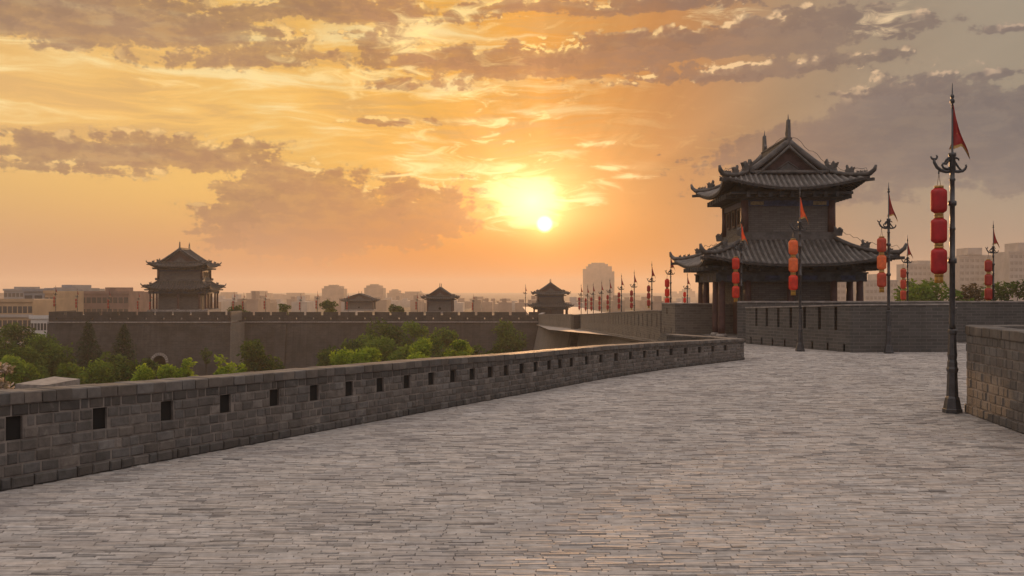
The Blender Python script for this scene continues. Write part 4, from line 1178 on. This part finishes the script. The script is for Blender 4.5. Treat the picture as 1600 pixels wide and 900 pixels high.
for px, yt, a, b in far:
    Y = 162.5 if px < 250 else 169.5
    pair(px, Y, (ZSb if px < 250 else ZS)+.06, yt, a, b, cols=['lan_dull']*3)

# ================================================================== TREES
def leafmass(mb, rnd, centres, per, size, squash=.8):
    for (c, r, tone) in centres:
        for _ in range(int(per*(r*r))):
            while True:
                d = Vector((rnd.uniform(-1, 1), rnd.uniform(-1, 1), rnd.uniform(-1, 1)))
                if .1 < d.length < 1: break
            d = d.normalized()*(d.length**.45)
            p = Vector(c)+Vector((d.x*r, d.y*r, d.z*r*squash))+Vector((rnd.gauss(0, .12), rnd.gauss(0, .12), rnd.gauss(0, .12)))*r
            a = Vector((rnd.gauss(0, 1), rnd.gauss(0, 1), rnd.gauss(0, .7))).normalized(); b = a.orthogonal().normalized()
            b = (b+a.cross(b)*rnd.uniform(-1, 1)).normalized()
            s_ = size*rnd.uniform(.6, 1.5)
            t = min(1, max(0, tone+rnd.gauss(0, .22)))
            mb.quad([p-a*s_, p+b*s_*.45, p+a*s_, p-b*s_*.45], c=(t, t, t))
def broad(px, Y, ytop, wpx, leaf, label, ybot=None, seed=0, zg=-13, dens=60, size=.20, group='trees below the far wall', cat='tree', name='tree', flat=.92, wk=1.3):
    rnd = random.Random(seed*31+int(px)); x = xat(px, Y); zt = zat(ytop, Y); rw_ = wpx/2*Y/F*wk
    root = empty(name, (x, Y, zg), label, cat, group)
    h = zt-zg; crown_h = min(h*.8, rw_*2*flat+.6)
    zc = h-crown_h/2
    tr = MB(); tr.tube([(0, 0, -.1), (.1, .05, zc*.5), (0, 0, zc)], [max(.08, rw_*.09), max(.06, rw_*.07), .04], 7)
    cs = []
    n = max(5, int(9+rw_*1.2))
    for i in range(n):
        a = rnd.uniform(0, 2*PI); rr = rw_*.68*math.sqrt(rnd.random()); zz = rnd.uniform(-.42, .38)*crown_h
        k = math.sqrt(max(.15, 1-(zz/(crown_h*.62))**2)); c = (rr*k*math.cos(a), rr*k*math.sin(a), zc+zz)
        r = rw_*rnd.uniform(.24, .42)
        cs.append((c, r*1.12, rnd.uniform(.15, .85)))
        if i % 2 == 0: tr.tube([(0, 0, zc*.6), (c[0]*.6, c[1]*.6, c[2]-.2*r), c], [max(.04, rw_*.04), .03, .015], 5)
    cs.append(((0, 0, h-rw_*.3), rw_*.3, .6))
    tr.build('trunk', M['bark'], root)
    mb = MB(); leafmass(mb, rnd, cs, dens*3.2/max(.35, size/.2)**1.5, size); mb.build('crown', M[leaf], root)
    return root
def conifer(px, Y, ytop, wpx, label, seed, zg=-13):
    rnd = random.Random(seed); x = xat(px, Y); h = zat(ytop, Y)-zg; rw_ = wpx/2*Y/F*1.55
    root = empty('conifer', (x, Y, zg), label, 'conifer tree', 'conifers below the bastion')
    tr = MB(); tr.tube([(0, 0, -.1), (0, 0, h)], [.28, .03], 7)
    mb = MB(); tiers = 27
    for i in range(tiers):
        t = i/(tiers-1); z0_ = h*(.12+.86*t); r = rw_*(1-t)**.85+.12
        nb_ = int(12-5*t)
        for j in range(nb_):
            a = 2*PI*(j+rnd.random()*.7)/nb_; L = r*rnd.uniform(.7, 1.12)
            for k in range(int(9+L*15)):
                q = rnd.random()**.6; rr = L*q
                p = Vector((rr*math.cos(a), rr*math.sin(a), z0_-.30*rr+.12*rr*q+rnd.gauss(0, .05)))
                side = Vector((-math.sin(a), math.cos(a), 0)); out = Vector((math.cos(a), math.sin(a), -.25))
                p += side*rnd.gauss(0, .16+.10*L)+Vector((0, 0, rnd.gauss(0, .22)))
                d = (out*rnd.uniform(.3, 1)+side*rnd.gauss(0, .7)).normalized(); b = d.cross(Vector((0, 0, 1))).normalized()
                s_ = rnd.uniform(.2, .36); tn = min(1, max(0, .35+rnd.gauss(0, .25)+.3*q))
                dn = Vector((0, 0, -.35*s_))
                mb.quad([p, p+d*s_*.5+b*s_*.28+dn*.3, p+d*s_+dn, p+d*s_*.5-b*s_*.28+dn*.3], c=(tn, tn, tn))
            if i % 2 == 0: tr.tube([(0, 0, z0_), (L*.8*math.cos(a), L*.8*math.sin(a), z0_-.2*L)], [.05, .015], 4)
    tr.build('trunk', M['bark'], root); mb.build('crown', M['leaf_fir'], root)
conifer(138, 122, 502, 62, 'dark pointed conifer, left of the two before the bastion', 5)
conifer(193, 118, 507, 64, 'dark pointed conifer, right of the two before the bastion', 6)
TR = [(18, 135, 505, 70, 'leaf_dark', 'dark bushy tree at the left edge below the ochre block'), (66, 128, 526, 62, 'leaf_mid', 'mid green tree left of the bastion corner'),
      (40, 105, 540, 80, 'leaf_dark', 'broad dark tree behind the flat roofed hut'), (100, 112, 538, 76, 'leaf_dark', 'dark tree in front of the bastion left corner'),
      (150, 98, 560, 80, 'leaf_mid', 'spreading green tree at the feet of the two conifers'), (110, 88, 566, 70, 'leaf_dark', 'low dark tree right behind the flat roofed hut'),
      (196, 92, 568, 60, 'leaf_dark', 'dark green bush below the right conifer'),
      (58, 150, 519, 50, 'leaf_lime', 'pale green tree just left of the bastion wall'),
      (322, 140, 542, 16, 'leaf_dark', 'slender dark sapling right of the arched gateway'),
      (395, 108, 536, 66, 'leaf_dark', 'round dark tree below the bastion right corner'),
      (548, 128, 527, 80, 'leaf_dark', 'dark tree at the left of the middle grove'), (612, 135, 504, 74, 'leaf_dark', 'tallest dark tree rising at the back of the middle grove'),
      (648, 132, 504, 46, 'leaf_mid', 'upright green tree beside the tallest of the middle grove'), (602, 118, 523, 78, 'leaf_mid', 'rounded green tree in the centre of the middle grove'),
      (704, 130, 514, 56, 'leaf_mid', 'green tree at the right of the middle grove'), (788, 138, 500, 76, 'leaf_dark', 'lone dark round tree before the far wall right end'),
      (745, 120, 537, 60, 'leaf_dark', 'low dark tree between the middle grove and the lone round tree'), (700, 112, 540, 60, 'leaf_dark', 'low dark green tree under the right of the middle grove'),
      (570, 124, 520, 60, 'leaf_mid', 'green tree between the dark left tree and the rounded tree of the grove'), (668, 122, 524, 60, 'leaf_mid', 'green tree behind the brightest lime tree'), (512, 126, 545, 46, 'leaf_dark', 'small dark tree at the far left of the middle grove'), (420, 112, 560, 44, 'leaf_dark', 'small dark tree right of the round dark tree'), (20, 90, 560, 70, 'leaf_mid', 'green tree behind the pale blossoms at the left edge'), (168, 108, 548, 50, 'leaf_dark', 'dark tree between the two conifers'), (230, 112, 558, 34, 'leaf_dark', 'small dark tree left of the arched gateway'), (632, 110, 538, 60, 'leaf_mid', 'low green tree before the rounded tree of the grove')]
for i, (px, Y, yt, wp, lf, lab) in enumerate(TR): broad(px, Y, yt, wp, lf, lab, seed=i)
BU = [(222, 78, 568, 46, 'bright green bush left of the arched gateway'), (262, 84, 570, 34, 'small lime bush in front of the arched gateway'), (292, 80, 558, 34, 'bright green bush just right of the arched gateway'), (345, 76, 553, 46, 'bright green bush under the slender sapling'), (378, 74, 566, 26, 'tiny lime bush before the round dark tree'),
      (530, 82, 545, 70, 'wide lime bush at the left front of the middle grove'), (575, 84, 542, 60, 'lime bush beside the wide lime bush in the middle grove'),
      (662, 90, 527, 62, 'brightest lime green tree in the front of the middle grove'), (716, 92, 530, 44, 'small bright lime tree right of the brightest one'), (655, 78, 548, 60, 'low lime bush behind the parapet top')]
for i, (px, Y, yt, wp, lab) in enumerate(BU): broad(px, Y, yt, wp, 'leaf_lime', lab, seed=50+i, dens=85, size=.15, group='lime bushes behind the parapet', cat='bush', name='bush')
broad(4, 58, 566, 44, 'blossom', 'pale pink blossoming tree at the left edge beside the flat roofed hut', seed=90, size=.13, dens=90, group='blossom tree')
RTR = [(1450, 92, 437, 78, 'leaf_mid', 'bushy green tree behind the grey wall below the deep red lanterns'), (1523, 100, 441, 48, 'leaf_red', 'russet tree between two green trees at the right'), (1577, 96, 438, 64, 'leaf_dark', 'dark green tree at the right edge before the pale blocks'), (1420, 100, 452, 50, 'leaf_mid', 'low green tree beside the right roof tip'), (1492, 88, 452, 46, 'leaf_mid', 'low green tree behind the near lamp post')]
for i, (px, Y, yt, wp, lf, lab) in enumerate(RTR): broad(px, Y, yt, wp, lf, lab, seed=70+i, size=.2, zg=-5, group='trees behind the right wall')
FTR = [(445, 178, 474, 16, 'grey bush standing on the far wall left of the middle'), (512, 180, 469, 26, 'bush on the far wall left of the low hall'), (620, 186, 478, 22, 'low bush on the far wall right of the low hall'), (375, 172, 478, 30, 'shrub at the foot of the close pair of lamp posts')]
for i, (px, Y, yt, wp, lab) in enumerate(FTR): broad(px, Y, yt, wp, 'leaf_dark', lab, seed=80+i, zg=ZS+.05, size=.22, group='bushes on the far wall', cat='bush', name='bush')

# flat roofed hut by the parapet
hut = empty('hut', (0, 0, 0), 'low flat roofed hut behind the parapet at the left edge', 'hut')
za = zat(600, 46.)
hq = [(24, 46.), (70, 45.4), (125, 48.6), (85, 50.)]
mb = MB(); q = [(xat(a, b), b) for a, b in ((28, 46.4), (70, 45.8), (121, 48.5), (85, 49.6))]
mb.hexa([(x, y, -13) for x, y in q], [(x, y, za-.28) for x, y in q], 'auto'); mb.build('wall', M['brick_dark'], hut)
mb = MB(); q = [(xat(a, b), b) for a, b in hq]
mb.hexa([(x, y, za-.277) for x, y in q], [(x, y, za) for x, y in q]); mb.build('roof', M['stone'], hut)

# ================================================================== CITY
def block(label, px0, px1, ytop, Y, m, floors=0, bays=0, winm='glass', steps=(), depth=18, name='apartment_block', group='buildings beyond the wall', roofbox=True, band=None, ybase=None):
    x0, x1 = xat(px0, Y), xat(px1, Y); zt = zat(ytop, Y); zb = -13
    root = empty(name, ((x0+x1)/2, Y, zb), label, 'building', group); hw_b = (x1-x0)/2; H = zt-zb
    mb = MB(); mb.box(-hw_b, hw_b, 0, depth, 0, H); mb.build('wall', M[m], root)
    for (pa, pb, yt) in steps:
        mb = MB(); a, b = xat(pa, Y)-(x0+x1)/2, xat(pb, Y)-(x0+x1)/2
        mb.box(a, b, 1., depth-3, H+.003, zat(yt, Y)-zb); mb.build('roof_block', M[m], root)
    mb = MB(); mb.box(-hw_b-.3, hw_b+.3, -.3, -.005, H-.6, H+.2); mb.build('cornice', M[m], root)
    if floors:
        fh = 3.3 if floors > 0 else 3; top = H-1.6; me = None
        bw = 2*hw_b/bays
        for f in range(floors):
            for b in range(bays):
                z1 = top-f*fh
                if z1-1.6 < 0: continue
                xc = -hw_b+bw*(b+.5)
                if me is None:
                    mb = MB(); mb.box(-bw*.38, bw*.38, -.06, .12, -1.6, 0); o = mb.build('window', M[winm], root); me = o.data
                else:
                    o = bpy.data.objects.new('window', me); COL.objects.link(o); o.parent = root
                o.location = (xc, -.0, z1)
            if band:
                mb = MB(); mb.box(-hw_b-.1, hw_b+.1, -.35, -.01, top-f*fh-2.6, top-f*fh-1.9); mb.build('floor_band', M[band], root)
    return root
block('low block with painted ochre light and ribbon windows at the left edge', -20, 51, 468, 235, 'ochre', 3, 9, band='conc')
block('ochre and grey office block between the ribbon window block and the bastion', 37, 83, 452, 262, 'conc_grey', 5, 3, band='conc', steps=[(66, 83, 450)])
block('ochre lit stair wing on the right of the grey office block', 70, 83.5, 455, 255, 'ochre', 3, 2)
block('grey block with horizontal bands behind the left lamp posts', 86, 117, 450, 300, 'conc_grey', 6, 4, band='white', steps=[(94, 110, 445)])
block('wide reddish brick block left of the gate tower', 126, 201, 456, 285, 'brickred', 4, 9, steps=[(162, 177, 449), (180, 195, 455)])
block('pale grey far block at the upper left', 6, 37, 452, 420, 'conc_grey', 4, 5, steps=[(20, 36, 448)])
block('low white panelled building below the ochre stair wing', 48, 78, 494, 225, 'white', 2, 6)
block('pale far slab behind the banded grey block', 118, 140, 451, 480, 'conc_grey', 0, 0)
HB = [(-10, 9, 458, 700, 'hazy block at the far left edge'), (203, 240, 459, 760, 'hazy flat block just left of the gate tower'), (385, 420, 458, 800, 'faint wide block right of the gate tower pair'), (400, 450, 463, 900, 'faint low slab above the lone lamp post'), (440, 480, 461, 850, 'faint flat slab above the middle far wall'),
      (503, 537, 451, 620, 'hazy stepped apartment tower left of the low hall'), (569, 599, 450, 640, 'hazy stepped apartment tower above the low hall'), (605, 628, 458, 700, 'hazy block right of the stepped towers'), (626, 662, 459, 720, 'hazy long block left of the small pavilion'), (714, 726, 473, 640, 'faint low block beside the small pavilion eave'), (734, 760, 467, 560, 'hazy apartment block right of the small pavilion'), (776, 803, 470, 560, 'hazy apartment block left of the tall lamp post'), (826, 836, 469, 600, 'narrow hazy block beside the corner tower'),
      (840, 870, 470, 1150, 'faint low block behind the corner tower'), (962, 1000, 462, 1200, 'faint slab right of the tall broad tower'), (1004, 1036, 466, 1150, 'faint low slab behind the middle of the receding lamp posts'), (1040, 1062, 459, 1200, 'faint block under the left tip of the lower roof'), (1064, 1086, 455, 1150, 'faint block left of the red columns'), (885, 910, 467, 1200, 'faint low block left of the tall broad tower'),
      (338, 372, 460, 820, 'faint grey block behind the right eave of the gate tower')]
for px0, px1, yt, Y, lab in HB:
    st = []
    wdt = px1-px0
    if wdt > 20: st = [(px0+wdt*.18, px1-wdt*.2, yt-3.5)]
    if 'stepped' in lab: st = [(px0+3, px1-4, yt-4), ]
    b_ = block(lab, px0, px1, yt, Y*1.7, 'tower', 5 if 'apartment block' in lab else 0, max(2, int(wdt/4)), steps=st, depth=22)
    if 'stepped' in lab:
        mb = MB(); Y *= 1.7; hwb = (px1-px0)/2*Y/F; H = zat(yt, Y)+13
        mb.box(-hwb*.45, hwb*.4, 3, 12, H+4*Y/F+.01, H+6.*Y/F); mb.build('roof_block', M['tower'], b_)
# low hazy roofs that fill the city below the skyline, nothing tells them apart
rnd = random.Random(21)
for i in range(60):
    px = 195+i*15.2+rnd.uniform(-5, 5); Y = rnd.uniform(480, 900); wd = rnd.uniform(14, 30); yt = rnd.choice([rnd.uniform(463, 474), rnd.uniform(468, 476)])
    x = xat(px, Y); hwb = wd/2*Y/F; H = zat(yt, Y)+13
    mb = MB(); mb.box(-hwb, hwb, 0, 25, 0, H); mb.box(-hwb*.5, hwb*.2, 4, 12, H+.01, H+rnd.uniform(1.5, 4))
    o = mb.build('city_block', M[rnd.choice(['tower', 'conc', 'conc_brown', 'tower'])], None, (x, Y, -13))
    tag(o, 'small low hazy city block far behind the far wall, below the taller skyline', 'building', 'low roofs of the distant city')
# spired tower
Ys = 2000; sp = empty('spired_tower', (xat(657, Ys), Ys, -13), 'hazy stepped tower with a thin spire left of the small pavilion', 'tower', 'buildings beyond the wall')
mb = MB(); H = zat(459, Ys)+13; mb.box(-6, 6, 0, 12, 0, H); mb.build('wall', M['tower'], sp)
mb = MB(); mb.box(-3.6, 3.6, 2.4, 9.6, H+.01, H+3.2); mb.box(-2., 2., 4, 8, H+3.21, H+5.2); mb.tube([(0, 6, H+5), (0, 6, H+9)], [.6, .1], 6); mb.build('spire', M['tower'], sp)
# big tower in the orange haze
Yt = 1500; tw = empty('apartment_tower', (xat(936, Yt), Yt, -13), 'tall broad tower block with rounded stepped top in orange haze', 'tower', 'buildings beyond the wall')
mb = MB(); zz = lambda y: zat(y, Yt)+13; X_ = lambda p: xat(p, Yt)-xat(936, Yt)
mb.box(X_(912), X_(960), 0, 18, 0, zz(424))
for a, b, t0, t1 in ((911.8, 917, 424, 420), (917, 956, 424, 416), (920, 950, 416, 412.5), (925, 945, 412.5, 410.5)): mb.box(X_(a), X_(b), .4, 17, zz(t0)+.01, zz(t1))
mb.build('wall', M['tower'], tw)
# right-hand blocks
RB = [(1420, 1462, 412, 330, 'pale block with sloping shoulder right of the roof tip', [(1436, 1462, 407)], 6, 6), (1462, 1500, 418, 345, 'pale block behind the near lamp post', [], 5, 5), (1499, 1563, 400, 310, 'tall pale apartment block with window columns at the right', [(1514, 1536, 387), (1514, 1563, 398)], 8, 8), (1560, 1582, 409, 380, 'narrow pale block between two apartment blocks at the right', [], 5, 3), (1577, 1640, 393, 290, 'pale apartment block cut by the right edge', [(1593, 1640, 379)], 8, 9), (1352, 1402, 438, 300, 'pale low building seen between the columns and the wall', [(1372, 1392, 428)], 3, 8), (1290, 1352, 440, 320, 'pale low building seen through the right colonnade', [], 3, 8)]
for px0, px1, yt, Y, lab, st, fl, by in RB: block(lab, px0, px1, yt, Y*1.7, 'conc', fl, by, winm='conc_win', steps=st)

# ------------------------------------------------------------------ haze
hz = MB(); hz.box(-4300, 4300, -4300, 4300, -14, 45)
hm = bpy.data.materials.new('haze'); hm.use_nodes = True; ht = hm.node_tree; ht.nodes.clear()
ho = ht.nodes.new('ShaderNodeOutputMaterial'); hv = ht.nodes.new('ShaderNodeVolumePrincipled')
hv.inputs['Density'].default_value = .00038; hv.inputs['Color'].default_value = (.95, .84, .72, 1); hv.inputs['Anisotropy'].default_value = .35
ht.links.new(hv.outputs[0], ho.inputs['Volume'])
ho_ = hz.build('haze', hm); ho_['kind'] = 'stuff'
